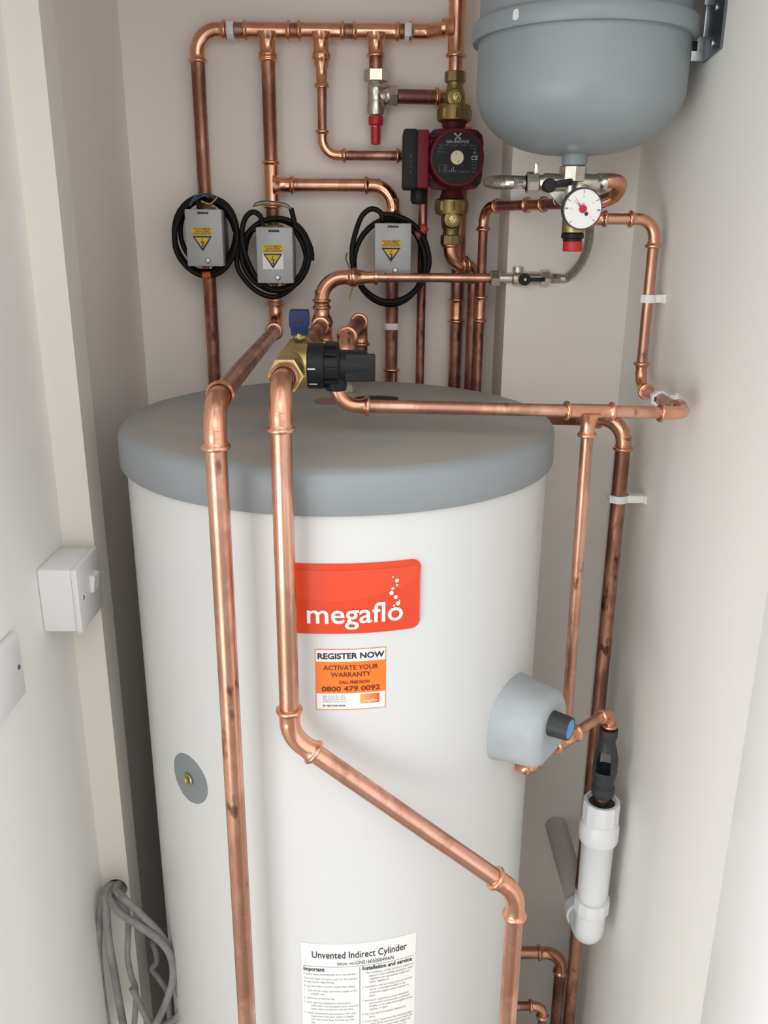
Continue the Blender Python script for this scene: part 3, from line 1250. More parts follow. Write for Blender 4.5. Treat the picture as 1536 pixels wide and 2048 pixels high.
elbow(cor, pB, p_end, R22, .050, .036, root)
de = (p_end - cor).normalized()
mb = MB()
pts, rad = [], []
for e, q in ((.048, R22 + .0004), (.050, R22 + .0044), (.055, R22 + .0044), (.057, R22 + .001), (.066, R22 + .0005), (.072, R15 + .002), (.084, R15 + .0016), (.085, R15 + .0044), (.090, R15 + .0044), (.091, R15 + .0003)):
    pts.append(cor + de * e); rad.append(q)
mb.sweep(pts, rad, 28)
mb.build('reducer', 'fitting', root, ang=60)
pipe(cor + de * .06, p_end + de * .006, R15, root, 'copper')

# hot outlet: threaded stub on the lid, elbow, run back and down
xo = at(690, 780, 1.22).x
yo = 1.22
zo = at(688, 676, yo).z - .002
root = thing('copper_hot_outlet', 'copper hot outlet rising from the lid behind black valve cap and turning back', 'pipe', V((xo, yo, lid_z(xo, yo))))
mb = MB()
zl = lid_z(xo, yo)
mb.hexa(.0150, .012, Matrix.Translation((xo, yo, zl)), 8)
mb.lathe([(.0115, 0), (.0125, .004), (.0115, .006), (.0125, .009), (.0115, .011), (.0125, .014), (.0130, .024), (.0110, .026)], Matrix.Translation((xo, yo, zl + .012)), 28)
o = mb.build('threaded_stub', 'nickel', root); o['label'] = 'silver threaded stub'
cA = V((xo, yo, zo))
cB = V((at(722, 643, 1.505).x, 1.505, zo))
pipe((xo, yo, zl + .02), cA - V((0, 0, .02)), R22, root, 'copper_old')
elbow(cA, cA - V((0, 0, 1)), cB, R22, .040, .030, root)
pipe(cA + (cB - cA).normalized() * .02, cB, R22, root, 'copper_old', trim_b=.02)
elbow(cB, cA, cB - V((0, 0, 1)), R22, .044, .030, root)
pipe(cB - V((0, 0, .02)), V((cB.x, cB.y, .05)), R22, root, 'copper_old')

# ------------------------------------------------------------------ pump line
PX = 906
ZPU = at(PX, 322, YPU).z
XPU = at(PX, 316, YPU).x
zt0 = 2.385
root = pipe_run('copper_riser_pipe', 'copper riser above the red pump meeting the header at a tee', 'pipe',
                [V((XPU, YPU, zt0)), V((XPU, YPU, at(910, 150, YPU).z))], R22, 'copper')
tee(V((XPU, YPU, ZH)), (0, 0, 1), (-1, .15, 0), .042, R22 + .001, R22, .012, root)


def pump_valve(zt, zb, up, label, mat):
    """isolating gate valve on the pump line; up = True when the union nut is below"""
    r = thing('pump_valve', label, 'valve', V((XPU, YPU, min(zt, zb))))
    s = -1 if up else 1
    m0 = frame(V((XPU, YPU, zt if up else zb)), (0, 0, s))
    H = abs(zt - zb)
    mb = MB()
    mb.hexa(.0165, .016, m0, 8)
    mb.lathe([(.0130, .016), (.0125, .022), (.0150, .028), (.0165, .038), (.0160, .050), (.0125, .058), (.0120, H - .022), (.018, H - .019)], m0, 32)
    zm = V((XPU, YPU, (zt if up else zb) + s * .040))
    mb.lathe([(.0145, .004), (.0150, .014), (.0125, .022), (.0085, .023), (.0085, .026)], frame(zm, (0, -1, 0)), 32)
    mb.build('valve_body', mat, r)
    mb = MB()
    mb.hexa(.0068, .005, frame(zm + V((0, -.025, 0)), (0, -1, 0)))
    mb.lathe([(.0042, 0), (.0042, .003), (.0025, .0034), (.002, .001), (0, .001)], frame(zm + V((0, -.030, 0)), (0, -1, 0)), 18)
    mb.build('spindle', 'brass', r)
    mb = MB()
    mn = m0 @ Matrix.Translation((0, 0, H - .020))
    mb.lathe([(.0185, -.006), (.0255, -.003), (.0262, 0), (.0262, .018), (.0235, .0205), (.018, .0205)], mn, 8 * 4)
    mb.hexa(.0275, .016, mn @ Matrix.Translation((0, 0, .001)), 8)
    mb.build('union_nut', mat, r)
    return r


zu1, zu0 = at(910, 143, YPU).z, at(908, 244, YPU).z
pump_valve(zu1, zu0, True, 'brass gate valve above the red pump', 'brass_dull')
zl1, zl0 = at(903, 398, YPU).z, at(903, 490, YPU).z
pump_valve(zl1, zl0, False, 'brass gate valve below the red pump', 'brass_dull')

pr = thing('circulating_pump', 'dark red circulating pump with round black face plate', 'pump', V((XPU, YPU, zl1)))
mb = MB()
# volute, necks and flange
mb.lathe([(.030, -.022), (.042, -.016), (.046, -.004), (.046, .012), (.040, .016)], frame(V((XPU, YPU, ZPU)), (0, -1, 0)), 40)
mb.lathe([(.0200, 0), (.0170, .010), (.0175, .022), (.028, .045)], frame(V((XPU, YPU, zu0 - .001)), (0, 0, -1)), 32)
mb.lathe([(.0200, 0), (.0170, .010), (.0175, .022), (.028, .045)], frame(V((XPU, YPU, zl1 + .001)), (0, 0, 1)), 32)
oct_ = []
for i in range(4):
    a0 = PI / 4 + PI / 2 * i
    for da, rr in ((-.30, .050), (-.10, .0545), (.10, .0545), (.30, .050)):
        oct_.append((rr * math.cos(a0 + da), rr * math.sin(a0 + da)))
mb.prism(oct_, .020, frame(V((XPU, YPU - .012, ZPU)), (0, -1, 0), (1, 0, 0)))
mb.build('pump_housing', 'pump_red', pr)
mb = MB()
mm = frame(V((XPU + .001, YPU - .030, ZPU)), (0, -1, 0), (1, 0, 0))
mb.lathe([(.0450, 0), (.0445, .006), (.0420, .030), (.0405, .036), (.0375, .0365), (.0375, .0355), (0, .0355)], mm, 48)
mb.build('motor_housing', 'pump_red', pr)
for i in range(4):
    a0 = PI / 4 + PI / 2 * i
    mb = MB()
    mb.lathe([(.0045, 0), (.0045, .005), (.0024, .005), (.0024, .002), (0, .002)],
             frame(V((XPU + .0495 * math.cos(a0), YPU - .031, ZPU + .0495 * math.sin(a0))), (0, -1, 0)), 14)
    mb.build('flange_bolt', 'black', pr)
mb = MB()
mb.lathe([(0, .0354), (.0368, .0354), (.0365, .0364), (0, .0364)], mm, 48)
npl = mb.build('name_plate', 'dial_black', pr)
npl['label'] = 'round black name plate with white print'
fnp = lambda s, t: mm @ V((s, t, .0368))
chk = mm.to_3x3() @ V((0, 1, 0))
if chk.z < 0:
    fnp = lambda s, t: mm @ V((-s, -t, .0368))
mb = MB()
put_text(mb, 'GRUNDFOS', 0, .0206, .0056, fnp, bold=.00008, width=.0345, spacing=1.06)
# bow-tie mark of four blades
for (x0, y0, x1, y1, wd) in ((-.0052, .0345, -.0004, .0298, .0012), (.0052, .0345, -.0006, .0285, .0011), (-.0040, .0255, .0002, .0292, .0011), (.0044, .0260, .0006, .0292, .0012)):
    dx, dy = x1 - x0, y1 - y0
    l = math.hypot(dx, dy)
    nx_, ny_ = -dy / l * wd, dx / l * wd
    put_poly(mb, [(x0 + nx_, y0 + ny_), (x0 - nx_, y0 - ny_), (x1 - nx_ * .5, y1 - ny_ * .5), (x1 + nx_ * .5, y1 + ny_ * .5)], fnp)
put_text(mb, 'CE', .0266, -.0030, .0085, fnp, bold=.0001)
mb.build('lettering', 'ink_pale', npl)
mb = MB()
for i, (s, x, y, w) in enumerate((('Type UPS 15-50/60   AOKN  130 mm', .0005, .0163, .058), ('230 V', -.0250, .0118, .0095), ('50 Hz', -.0245, .0070, .011), ('10 bar', .0250, .0118, .010),
                                  ('TF 110', .0262, -.0068, .007), ('IP 44', .0262, -.0112, .008), ('Class F', .0262, -.0158, .009),
                                  ('I A   P1 W', -.0215, -.0118, .013), ('1   50', -.0215, -.0148, .013), ('2   65', -.0215, -.0180, .013), ('3   95', -.0215, -.0212, .013), ('96281375 - P2', .0155, -.0212, .0265))):
    put_text(mb, s, x, y, .0033, fnp, width=w)
put_circle(mb, .0266, .0072, .0021, fnp)
for i in range(4):
    put_grid(mb, -.0120 + .003 * i, -.0205, -.0102 + .003 * i, -.0185 + .0026 * (i % 3), fnp, 1, 1)
put_grid(mb, .0085, -.0120, .0092, -.0090, fnp, 1, 1)
mb.build('small_print', 'ink_faint', npl)
mb = MB()
mb.lathe([(.0100, .036), (.0102, .0385), (.0095, .0395), (0, .0398)], mm, 32)
ks = mb.build('vent_screw', 'cream_knob', pr)
mb = MB()
mb.box(.0012, .0035, .0004, mm @ Matrix.Rotation(.35, 4, 'Z') @ Matrix.Translation((0, .0055, .0399)))
mb.box(.0012, .0035, .0004, mm @ Matrix.Rotation(.35, 4, 'Z') @ Matrix.Translation((0, -.0055, .0399)))
mb.build('screw_slot', 'brass_dull', ks)
# terminal box
tb0, tb1 = at(807, 258, 1.425), at(857, 376, 1.425)
xm = at(833, 300, 1.425).x
mb = MB()
mb.bar((xm, 1.428, tb1.z), (tb1.x, 1.50, tb0.z), .003)
mb.bar((tb1.x - .004, 1.448, ZPU - .030), (XPU - .02, 1.478, ZPU + .030), .004)
tb = mb.build('terminal_box', 'pump_red_bright', pr)
mb = MB(); mb.bar((tb0.x, 1.425, tb1.z - .001), (xm + .002, 1.502, tb0.z + .001), .004)
tc_ = mb.build('terminal_cover', 'dial_black', pr)
mb = MB()
fnt = lambda s, t: V((tb0.x + .012 + s, 1.4245, ZPU - .002 + t))
for i, s in enumerate('CIII'):
    put_text(mb, s if i == 0 else 'I' * 1, 0, .002 - .0075 * i, .005, fnt)
mb.build('cover_print', 'ink_grey', tc_)
mb = MB()
gx, gz = (xm + tb1.x) / 2 - .004, tb1.z
mb.lathe([(.011, .002), (.0125, -.004), (.0130, -.016), (.0105, -.022), (.006, -.023)], Matrix.Translation((gx, 1.462, gz)), 10)
mb.build('cable_gland', 'black', pr)

# pump return: bend below lower valve and offset down behind the lid
xr1 = at(950, 600, YPU).x
zb_ = at(930, 531, YPU).z
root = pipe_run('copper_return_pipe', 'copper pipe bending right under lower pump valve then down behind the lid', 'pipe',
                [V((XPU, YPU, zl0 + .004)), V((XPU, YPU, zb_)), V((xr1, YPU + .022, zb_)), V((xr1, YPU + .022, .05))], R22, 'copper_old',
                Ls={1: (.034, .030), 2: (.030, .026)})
# silver bypass valve run passing behind the pump
ZBY = at(830, 193, YP).z
xr2 = at(920, 450, YP).x
root = pipe_run('copper_bypass_pipe', 'copper pipe from silver valve passing behind red pump and down beside it', 'pipe',
                [V((at(800, 192, YP).x - .004, YP, ZBY)), V((xr2, YP + .012, ZBY)), V((xr2, YP + .012, .05))], R22, 'copper_old')
zk = at(915, 622, YP).z
coupling(V((xr2, YP + .012, zk)), (0, 0, 1), .021, R22, root)

bv = thing('bypass_valve', 'silver angle bypass valve with red cap beneath', 'valve', V((XD, YP, at(755, 280, YP).z)))
zn = at(752, 139, YP).z
mb = MB()
m0 = frame(V((XD, YP, zn)), (0, 0, -1))
mb.hexa(.0190, .018, m0)
mb.lathe([(.0160, .018), (.0140, .022), (.0155, .026), (.0155, .033), (.0140, .036), (.0150, .046), (.0165, .058), (.0150, .066), (.0095, .071), (.0085, .084), (.0070, .086)], m0, 32)
zz = ZBY
mb.lathe([(.0120, 0), (.0125, .014), (.0155, .018), (.0155, .022)], frame(V((XD, YP, zz)), (1, 0, 0)), 28)
mb.hexa(.0175, .014, frame(V((XD + .021, YP, zz)), (1, 0, 0)))
mb.build('valve_body', 'nickel', bv)
mb = MB()
zr = at(754, 230, YP).z
mb.lathe([(.0110, 0), (.0122, -.003), (.0122, -.013), (.0105, -.016), (.0085, -.017), (.0078, -.043), (.006, -.044), (0, -.044)], Matrix.Translation((XD, YP, zr)), 14)
mb.build('red_cap', 'red', bv)


# ------------------------------------------------------------------ motorised valves with grey boxes
def loop_pts(cx, cy, rx, ry, turns, Y, start=90, wob=3, seedv=0, drift=(0, 0), n=36):
    rnd = random.Random(seedv)
    ph = [rnd.uniform(0, 6.28) for _ in range(6)]
    pts = []
    N = int(n * turns)
    for i in range(N + 1):
        t = i / n
        a = math.radians(start) - 2 * PI * t
        k = 1 + .05 * math.sin(2.3 * t * 2 * PI / 2 + ph[0])
        px = cx + drift[0] * t + rx * k * math.cos(a) + wob * math.sin(1.7 * a + ph[1])
        py = cy + drift[1] * t - ry * k * math.sin(a) + wob * math.sin(1.3 * a + ph[2])
        y = Y + .010 * math.sin(a * .5 + ph[3]) + .006 * t - .006
        pts.append(at(px, py, y))
    return pts


def zone_valve(X, Z, boxpx, label, cables, wires, white_patch=False):
    r = thing('zone_valve', label, 'valve', V((X, YP, Z - .045)), 'grey motorised valve boxes with coiled black cables')
    mb = MB()
    for s in (1, -1):
        m0 = frame(V((X, YP, Z)), (0, 0, s))
        mb.lathe([(.0155, 0), (.0155, .018), (.0130, .026), (.0130, .034)], m0, 28)
        mb.hexa(.0170, .016, m0 @ Matrix.Translation((0, 0, .032)), 6)
    mb.build('valve_body', 'brass_dull', r)
    # head
    x0, y0, x1, y1 = boxpx
    Yf = 1.446
    c = (at(x0, y0, Yf) + at(x1, y1, Yf)) / 2
    w, h = at(x1, y1, Yf).x - at(x0, y0, Yf).x, at(x0, y0, Yf).z - at(x1, y1, Yf).z
    w = .0585
    mb = MB()
    mb.bar((c.x - w / 2 + .002, Yf + .004, c.z - h / 2 + .003), (c.x + w / 2 - .001, YP - .012, c.z + h / 2 - .002), .002)
    hb = mb.build('valve_head', 'box_dark', r)
    mb = MB()
    mb.bar((c.x - w / 2, Yf, c.z - h / 2), (c.x + w / 2, Yf + .022, c.z + h / 2), .0022)
    cv = mb.build('cover', 'metal_box', r)
    fn = lambda s, t: V((c.x + s, Yf - .0006, c.z + t))
    mb = MB()
    for i in range(7):
        put_grid(mb, -.0085 + .0025 * i, h * .415, -.0066 + .0025 * i, h * .455, fn, 1, 1)
    put_grid(mb, -.009, h * .425, .009, h * .432, fn, 1, 1)
    mb.build('vent_slot', 'ink', cv)
    fn2 = lambda s, t: V((c.x + s, Yf - .0009, c.z + t))
    lx = -.003
    mb = MB()
    put_grid(mb, -.0165 + lx, h * .055, .0165 + lx, h * .185, fn, 1, 1)
    lb = mb.build('warning_label', 'yellow', cv)
    mb = MB()
    for i, s in enumerate(('DO NOT REMOVE', 'VALVE COVER', 'WHEN CONNECTED')):
        put_text(mb, s, lx, h * (.146 - .040 * i), .0036, fn2, width=(.027, .023, .029)[i], bold=.00008)
    mb.build('label_text', 'ink_brown', lb)
    if white_patch:
        mb = MB(); put_grid(mb, -.0165 + lx, -h * .245, .0165 + lx, h * .05, lambda s, t: V((c.x + s, Yf - .0003, c.z + t)), 1, 1)
        mb.build('label_backing', 'paper', cv)
    mb = MB()
    yt, yb = h * .035, -h * .235
    put_poly(mb, [(-.0155 + lx, yt), (lx, yb), (.0155 + lx, yt)], fn)
    tr_ = mb.build('warning_triangle', 'ink', cv)
    mb = MB()
    put_poly(mb, [(-.0120 + lx, yt - .0022), (lx, yb + .0048), (.0120 + lx, yt - .0022)], fn2)
    mb.build('triangle_field', 'yellow', tr_)
    mb = MB()
    fn4 = lambda s, t: V((c.x + lx + s, Yf - .0012, c.z + yt - .0035 + t))
    put_poly(mb, [(.0002, 0), (.0012, -.0004), (-.0008, -.0060), (.0028, -.0050), (.0012, -.0112), (.0022, -.0108), (.0000, -.0142), (-.0012, -.0112), (-.0003, -.0113), (.0006, -.0068), (-.0026, -.0076)], fn4)
    mb.build('lightning_bolt', 'ink', tr_)
    mb = MB()
    mb.lathe([(.0046, 0), (.0044, .0012), (.0030, .0026), (0, .0030)], frame(V((c.x + .004, Yf, c.z - h * .395)), (0, -1, 0)), 24)
    mb.lathe([(.0020, 0), (.0020, .004), (0, .0045)], frame(V((c.x + .006, Yf + .010, c.z - h * .5)), (0, 0, -1)), 12)
    mb.build('cover_screw', 'zinc', cv)
    for pts in cables:
        mb = MB()
        mb.sweep(pts, .0042, 12)
        mb.build('cable', 'rubber', r)
    for m_, pts in wires:
        mb = MB()
        mb.sweep(spline(pts, 8), .0011, 8)
        mb.build('wire', m_, r)
    return r, c


c1 = [loop_pts(412, 472, 62, 74, 2.3, 1.475, 110, 3, 1),
      spline(pp(1.465, (402, 420), (392, 402), (378, 408), (362, 430), (350, 462), (352, 500), (372, 532), (404, 551), (438, 546), (462, 520), (474, 480), (468, 440), (446, 410), (420, 396)), 8),
      spline(pp(1.485, (384, 520), (366, 490), (361, 455), (372, 420), (398, 398)), 8)]
w1 = [('wire_blue', pp(1.45, (418, 396), (400, 388), (386, 398), (380, 410))), ('wire_green', pp(1.45, (402, 402), (418, 408), (428, 402), (436, 392))),
      ('wire_brown', pp(1.452, (380, 412), (394, 392), (412, 390), (432, 398))), ('wire_blue', pp(1.448, (384, 404), (400, 394), (418, 390), (430, 392)))]
z1, _ = zone_valve(XA, ZV1, (367, 418, 449, 533), 'leftmost grey valve box on copper pipe with orange tape under cable coil', c1, w1)
mb = MB()
tp = spline(pp(1.466, (406, 551), (414, 551), (422, 550)), 4)
mb.sweep(tp, .0062, 14)
mb.build('tape', 'orange_tape', z1)

c2 = [loop_pts(553, 506, 66, 70, 2.2, 1.478, 60, 3, 5),
      spline(pp(1.462, (526, 452), (520, 432), (505, 424), (490, 438), (484, 470), (492, 512), (514, 556), (548, 580), (586, 572), (610, 545), (618, 508), (606, 470), (590, 452)), 8),
      spline(pp(1.470, (582, 416), (588, 440), (594, 466), (606, 490), (612, 520), (600, 556), (576, 582), (548, 594), (516, 584), (490, 560), (474, 530), (478, 490), (496, 466), (514, 456)), 8)]
w2_ = [('wire_blue', pp(1.462, (582, 416), (572, 408), (552, 404), (530, 402), (512, 406), (506, 414))), ('wire_brown', pp(1.462, (582, 418), (566, 412), (545, 411), (524, 409), (508, 412))),
       ('wire_green', pp(1.462, (581, 417), (560, 408), (536, 405), (518, 407)))]
zone_valve(XB, ZV2, (510, 454, 588, 567), 'middle grey valve box with white patch behind its warning triangle', c2, w2_, True)

c3 = [loop_pts(782, 520, 70, 86, 2.2, 1.480, 80, 3, 9),
      spline(pp(1.466, (766, 440), (760, 424), (742, 418), (724, 432), (712, 462), (704, 500), (708, 540), (730, 580), (766, 602), (804, 600), (840, 572), (858, 530), (852, 488), (832, 454), (800, 434), (764, 428)), 8)]
w3_ = [('wire_brown', pp(1.470, (694, 505), (692, 518), (698, 532), (704, 545))), ('wire_green', pp(1.470, (706, 566), (704, 580), (700, 592), (699, 600)))]
z3, _ = zone_valve(XE, ZV3, (751, 446, 820, 552), 'grey valve box right of the others with red tape on cable', c3, w3_)
mb = MB()
mb.sweep(spline(pp(1.470, (851, 452), (845, 460), (838, 468), (832, 472)), 4), [.0060] + [.0078] * 10 + [.0085] * 2, 10)
mb.build('tape', 'red_tape', z3)

# ------------------------------------------------------------------ expansion vessel and bracket
YX = 1.205
VX = at(1161, 150, YX).x
ZRIM = at(1162, 66, YX).z
ZBOT = at(1155, 314, YX).z
RV, RR = .130, .1385
vs_ = thing('expansion_vessel', 'round grey expansion vessel hanging at top right', 'vessel', V((VX, YX, ZBOT)))
mvv = Matrix.Translation((VX, YX, 0))
mb = MB()
prof = [(.0155, ZBOT + .004)]
zs = ZBOT + (ZRIM - ZBOT) * .50
for k in range(0, 15):
    a = PI / 2 * k / 14
    prof.append((.016 + (RV - .016) * math.sin(a) ** .85, ZBOT + (zs - ZBOT) * (1 - math.cos(a) ** 1.1) + .0025))
prof += [(RV, ZRIM), (RV - .01, ZRIM)]
mb.lathe(prof, mvv, 96)
mb.build('lower_shell', 'vessel', vs_, ang=50)
mb = MB()
mb.lathe([(RV - .002, ZRIM - .012), (RR - .002, ZRIM - .012), (RR, ZRIM - .009), (RR, ZRIM + .006), (RR - .003, ZRIM + .0095), (RV - .002, ZRIM + .011)], mvv, 96)
rim = mb.build('clamp_rim', 'vessel', vs_, ang=50)
mb = MB()
mb.lathe([(RV - .01, ZRIM), (RV - .001, ZRIM + .002), (RV - .001, ZRIM + .09), (RV * .93, ZRIM + .125), (RV * .75, ZRIM + .155), (RV * .4, ZRIM + .175), (0, ZRIM + .18)], mvv, 96)
mb.build('upper_shell', 'vessel', vs_, ang=50)
mb = MB()
mb.lathe([(.0165, ZBOT + .010), (.0165, ZBOT - .006), (.0150, ZBOT - .010), (.0120, ZBOT - .011)], mvv, 32)
mb.build('outlet_neck', 'vessel', vs_)
# scuffed paint patch on the rim
d = at(1011, 44, YX - .11)
aa = math.atan2(d.y - YX, d.x - VX)
mb = MB()
fnr = lambda s, t: V((VX + (RR + .0004) * math.cos(aa + s / RR), YX + (RR + .0004) * math.sin(aa + s / RR), ZRIM - .001 + t))
put_poly(mb, [(-.0042, -.0045), (.0012, -.0062), (.0046, -.003), (.0040, .0035), (.0020, .0058), (-.0028, .0052), (-.0040, .002)], fnr)
o = mb.build('paint_scuff', 'scuff', rim)
o['label'] = 'white scuff on the grey rim'

br = thing('wall_bracket', 'zinc bracket on right wall behind the grey vessel', 'bracket', V((XR, YX, at(1400, 115, YX).z)))
zb0 = at(1395, 124, 1.18).z
zb1_ = at(1395, 73, 1.18).z
mb = MB()
mb.prism([(1.128, zb0 + .006), (1.183, zb0), (1.183, 2.16), (1.128, 2.16)], .003, Matrix(((0, 0, 1, XR - .0035), (1, 0, 0, 0), (0, 1, 0, 0), (0, 0, 0, 1))))
mb.build('wall_plate', 'steel_dark', br)
mb = MB()
mb.bar((.3825, 1.1795, zb0 + .001), (XR - .003, 1.1820, zb1_), .0005)
mb.bar((.3925, 1.1795, zb1_ + .034), (XR - .003, 1.1820, 2.16), .0005)
mb.bar((.3955, 1.1815, zb1_ - .004), (XR - .003, 1.1840, zb1_ + .040), .0005)
mb.build('support_arm', 'zinc', br)
mb = MB()
mb.bar((.3828, 1.1790, zb0 + .012), (.3890, 1.1800, zb0 + .023))
mb.build('slot', 'hole', br)
for zz in (zb0 + .016, zb1_ + .026, zb1_ + .1):
    mb = MB()
    mb.lathe([(.0045, 0), (.0040, .002), (.0018, .0028), (0, .0028)], frame(V((XR - .0035, 1.155, zz)), (-1, 0, 0)), 16)
    mb.build('screw', 'zinc', br)

# ------------------------------------------------------------------ manifold under the vessel
YM = YX
mroot = thing('safety_manifold', 'nickel manifold with round pressure gauge and red cap under grey vessel', 'valve', V((VX, YM, at(1150, 492, YM).z)))
zn0 = ZBOT - .010
zmx = at(1150, 366, YM).z
xm0, xm1 = at(1052, 370, YM).x, at(1208, 360, YM).x
xg = at(1158, 418, YM).x
mb = MB()
mb.hexa(.0178, .020, Matrix.Translation((VX - .001, YM, zn0 - .021)), 8)
mb.lathe([(.0150, 0), (.0120, -.006), (.0120, -.020)], Matrix.Translation((VX - .001, YM, zn0 - .021)), 28)
mb.lathe([(.0095, 0), (.0095, .020), (.0120, .024), (.0110, .050), (.0118, .075), (.0105, .095), (.0125, .098), (.0125, .104), (.009, .105)], frame(V((xm0, YM, zmx)), (1, 0, 0)), 28)
mb.hexa(.0135, .016, frame(V((xm0, YM, zmx)), (1, 0, 0)), 8)
mb.box(.006, .003, .020, Matrix.Translation((xm0 + .012, YM - .004, zmx + .014)), .001)
mb.hexa(.0118, .010, frame(V((xm1 - .010, YM, zmx + .002)), (1, 0, 0)), 6)
mb.lathe([(.0115, 0), (.0150, -.012), (.0165, -.030), (.0150, -.052)], Matrix.Translation((xg - .002, YM, zmx)), 28)
# ribbed web running down to the gauge body
web = [(xm0 + .022, zmx - .006), (xm0 + .060, zmx - .004), (xg - .004, zmx - .030), (xg - .010, zmx - .040)]
mb.prism(web, .006, Matrix(((1, 0, 0, 0), (0, 0, 1, YM - .003), (0, 1, 0, 0), (0, 0, 0, 1))))
mb.build('manifold_body', 'nickel', mroot)
mb = MB()
zbr = at(1150, 449, YM).z
mb.lathe([(.0150, .008), (.0148, 0), (.0148, -.010), (.0130, -.011)], Matrix.Translation((xg - .006, YM, zbr)), 28)
o = mb.build('valve_base', 'brass', mroot); o['label'] = 'brass base'
mb = MB()
mb.lathe([(.0140, 0), (.0150, -.001), (.0150, -.006), (.0125, -.0075), (.0125, -.010)], Matrix.Translation((xg - .006, YM, zbr - .011)), 28)
mb.build('black_collar', 'black', mroot)
mb = MB()
mb.lathe([(.0110, 0), (.0132, -.001), (.0132, -.0125), (.0120, -.0138), (0, -.0138)], Matrix.Translation((xg - .005, YM, zbr - .0205)), 12)
mb.build('red_cap', 'red', mroot)
# black lever
mb = MB()
kx, kz = at(1099, 371, YM - .02).x, at(1099, 371, YM - .02).z
mb.lathe([(.0080, 0), (.0088, .008), (.0088, .014), (.0075, .016), (0, .0163)], frame(V((kx, YM - .008, kz)), (0, -1, 0)), 28)
mb.box(.024, .005, .0085, Matrix.Translation((kx + .017, YM - .019, kz + .003)) @ Matrix.Rotation(-.15, 4, 'Y'), .0015)
mb.build('lever', 'black', mroot)
# clear loop on the lever
mb = MB()
mb.sweep(spline(pp(YM - .016, (1106, 384), (1110, 392), (1107, 402), (1110, 410)), 6), .0006, 6)
mb.build('plastic_tag', 'nickel', mroot)
# gauge
gdir = V((.06, -1, -.10)).normalized()
gc = at(1166, 418, YM - .045)
mg = frame(gc, gdir, (1, 0, 0))
if (mg.to_3x3() @ V((0, 1, 0))).z < 0:
    mg = mg @ Matrix.Rotation(PI, 4, 'Z')
RG = .0255
mb = MB()
mb.lathe([(.006, -.034), (.006, -.016), (RG * .8, -.0155), (RG, -.012), (RG, -.001), (RG - .0008, 0), (RG - .0016, -.0008), (RG - .0016, -.002)], mg, 48)
gau = mb.build('gauge', 'steel_dark', mroot)
gau['label'] = 'round white pressure gauge'
mb = MB(); mb.lathe([(0, -.0022), (RG - .0014, -.0022), (RG - .0014, -.0014), (0, -.0014)], mg, 48)
mb.build('dial', 'print_white', gau)
fng = lambda s, t: mg @ V((s, t, -.0011))
mb = MB()
for ang, num in ((178, '0'), (150, '1'), (90, '2'), (30, '3'), (-4, ''), (-42, '4'), (-132, '')):
    a = math.radians(ang)
    r0_, r1_ = RG * .74, RG * .90
    t_ = .0005 if ang not in (178, -4) else .0010
    c, s = math.cos(a), math.sin(a)
    put_poly(mb, [(c * r0_ - s * t_, s * r0_ + c * t_), (c * r0_ + s * t_, s * r0_ - c * t_), (c * r1_ + s * t_, s * r1_ - c * t_), (c * r1_ - s * t_, s * r1_ + c * t_)], fng)
    if num:
        put_text(mb, num, c * RG * .58, s * RG * .58 - .0012, .0034, fng)
put_text(mb, 'bar', 0, .0055, .0034, fng)
mb.build('dial_marks', 'ink_grey', gau)
mb = MB()
fnn = lambda s, t: mg @ V((s, t, -.0007))
for ang, l in ((128, .78), (140, .72)):
    a = math.radians(ang)
    c, s = math.cos(a), math.sin(a)
    put_poly(mb, [(-s * .0007, c * .0007), (s * .0007, -c * .0007), (c * RG * l, s * RG * l)], fnn)
mb.lathe([(0, -.0008), (.0050, -.0008), (.0048, .0004), (0, .0008)], mg, 24)
nd = mb.build('needle', 'red', gau)
mb = MB(); mb.lathe([(0, -.0009), (.0026, -.0009), (.0024, -.0002), (0, -.0002)], mg @ Matrix.Translation((.0052, -.0060, 0)), 6)
mb.build('stop_peg', 'ink', gau)

# discharge bend at the right of the manifold
zmr = zmx + .002
root = thing('copper_discharge_bend', 'short copper bend from the right end of nickel manifold', 'pipe', V((xm1, YM, zmr - .02)))
mb = MB()
pts = spline([V((xm1 - .004, YM, zmr)), V((xm1 + .012, YM, zmr + .001)), V((xm1 + .024, YM + .010, zmr - .003)), V((xm1 + .022, YM + .026, zmr - .016)), V((xm1 + .006, YM + .036, zmr - .024)), V((xm1 - .010, YM + .044, zmr - .030))], 8)
mb.sweep(pts, .0092, 24)
mb.build('bend', 'fitting', root)

# right 15 mm pipe: from behind the gauge, right, down, forward along the wall and into the front tee
YQ = 1.245
XQ = at(1300, 500, YQ).x + .004
ZQ1 = at(1235, 438, YQ).z
ZQ2 = at(1283, 776, YQ).z
YTe = 1.04
ZTe = ZQ2
zte_px = at(1300, 826, YTe).z
ZTe = zte_px
XT = at(1170, 824, YTe).x
ZTl = at(700, 811, YV - .008).z
root = pipe_run('copper_relief_pipe', 'thin copper pipe from gauge manifold down right wall and across to black valve cap', 'pipe',
                [V((at(1178, 436, YQ).x, YQ, ZQ1)), V((XQ, YQ, ZQ1)), V((XQ, YQ, ZQ2)), V((XQ, YTe, ZTe)), V((vx_e, YV - .008, ZTl)), V((vx_e, YV - .008, ZC - .022))], R15, 'copper')
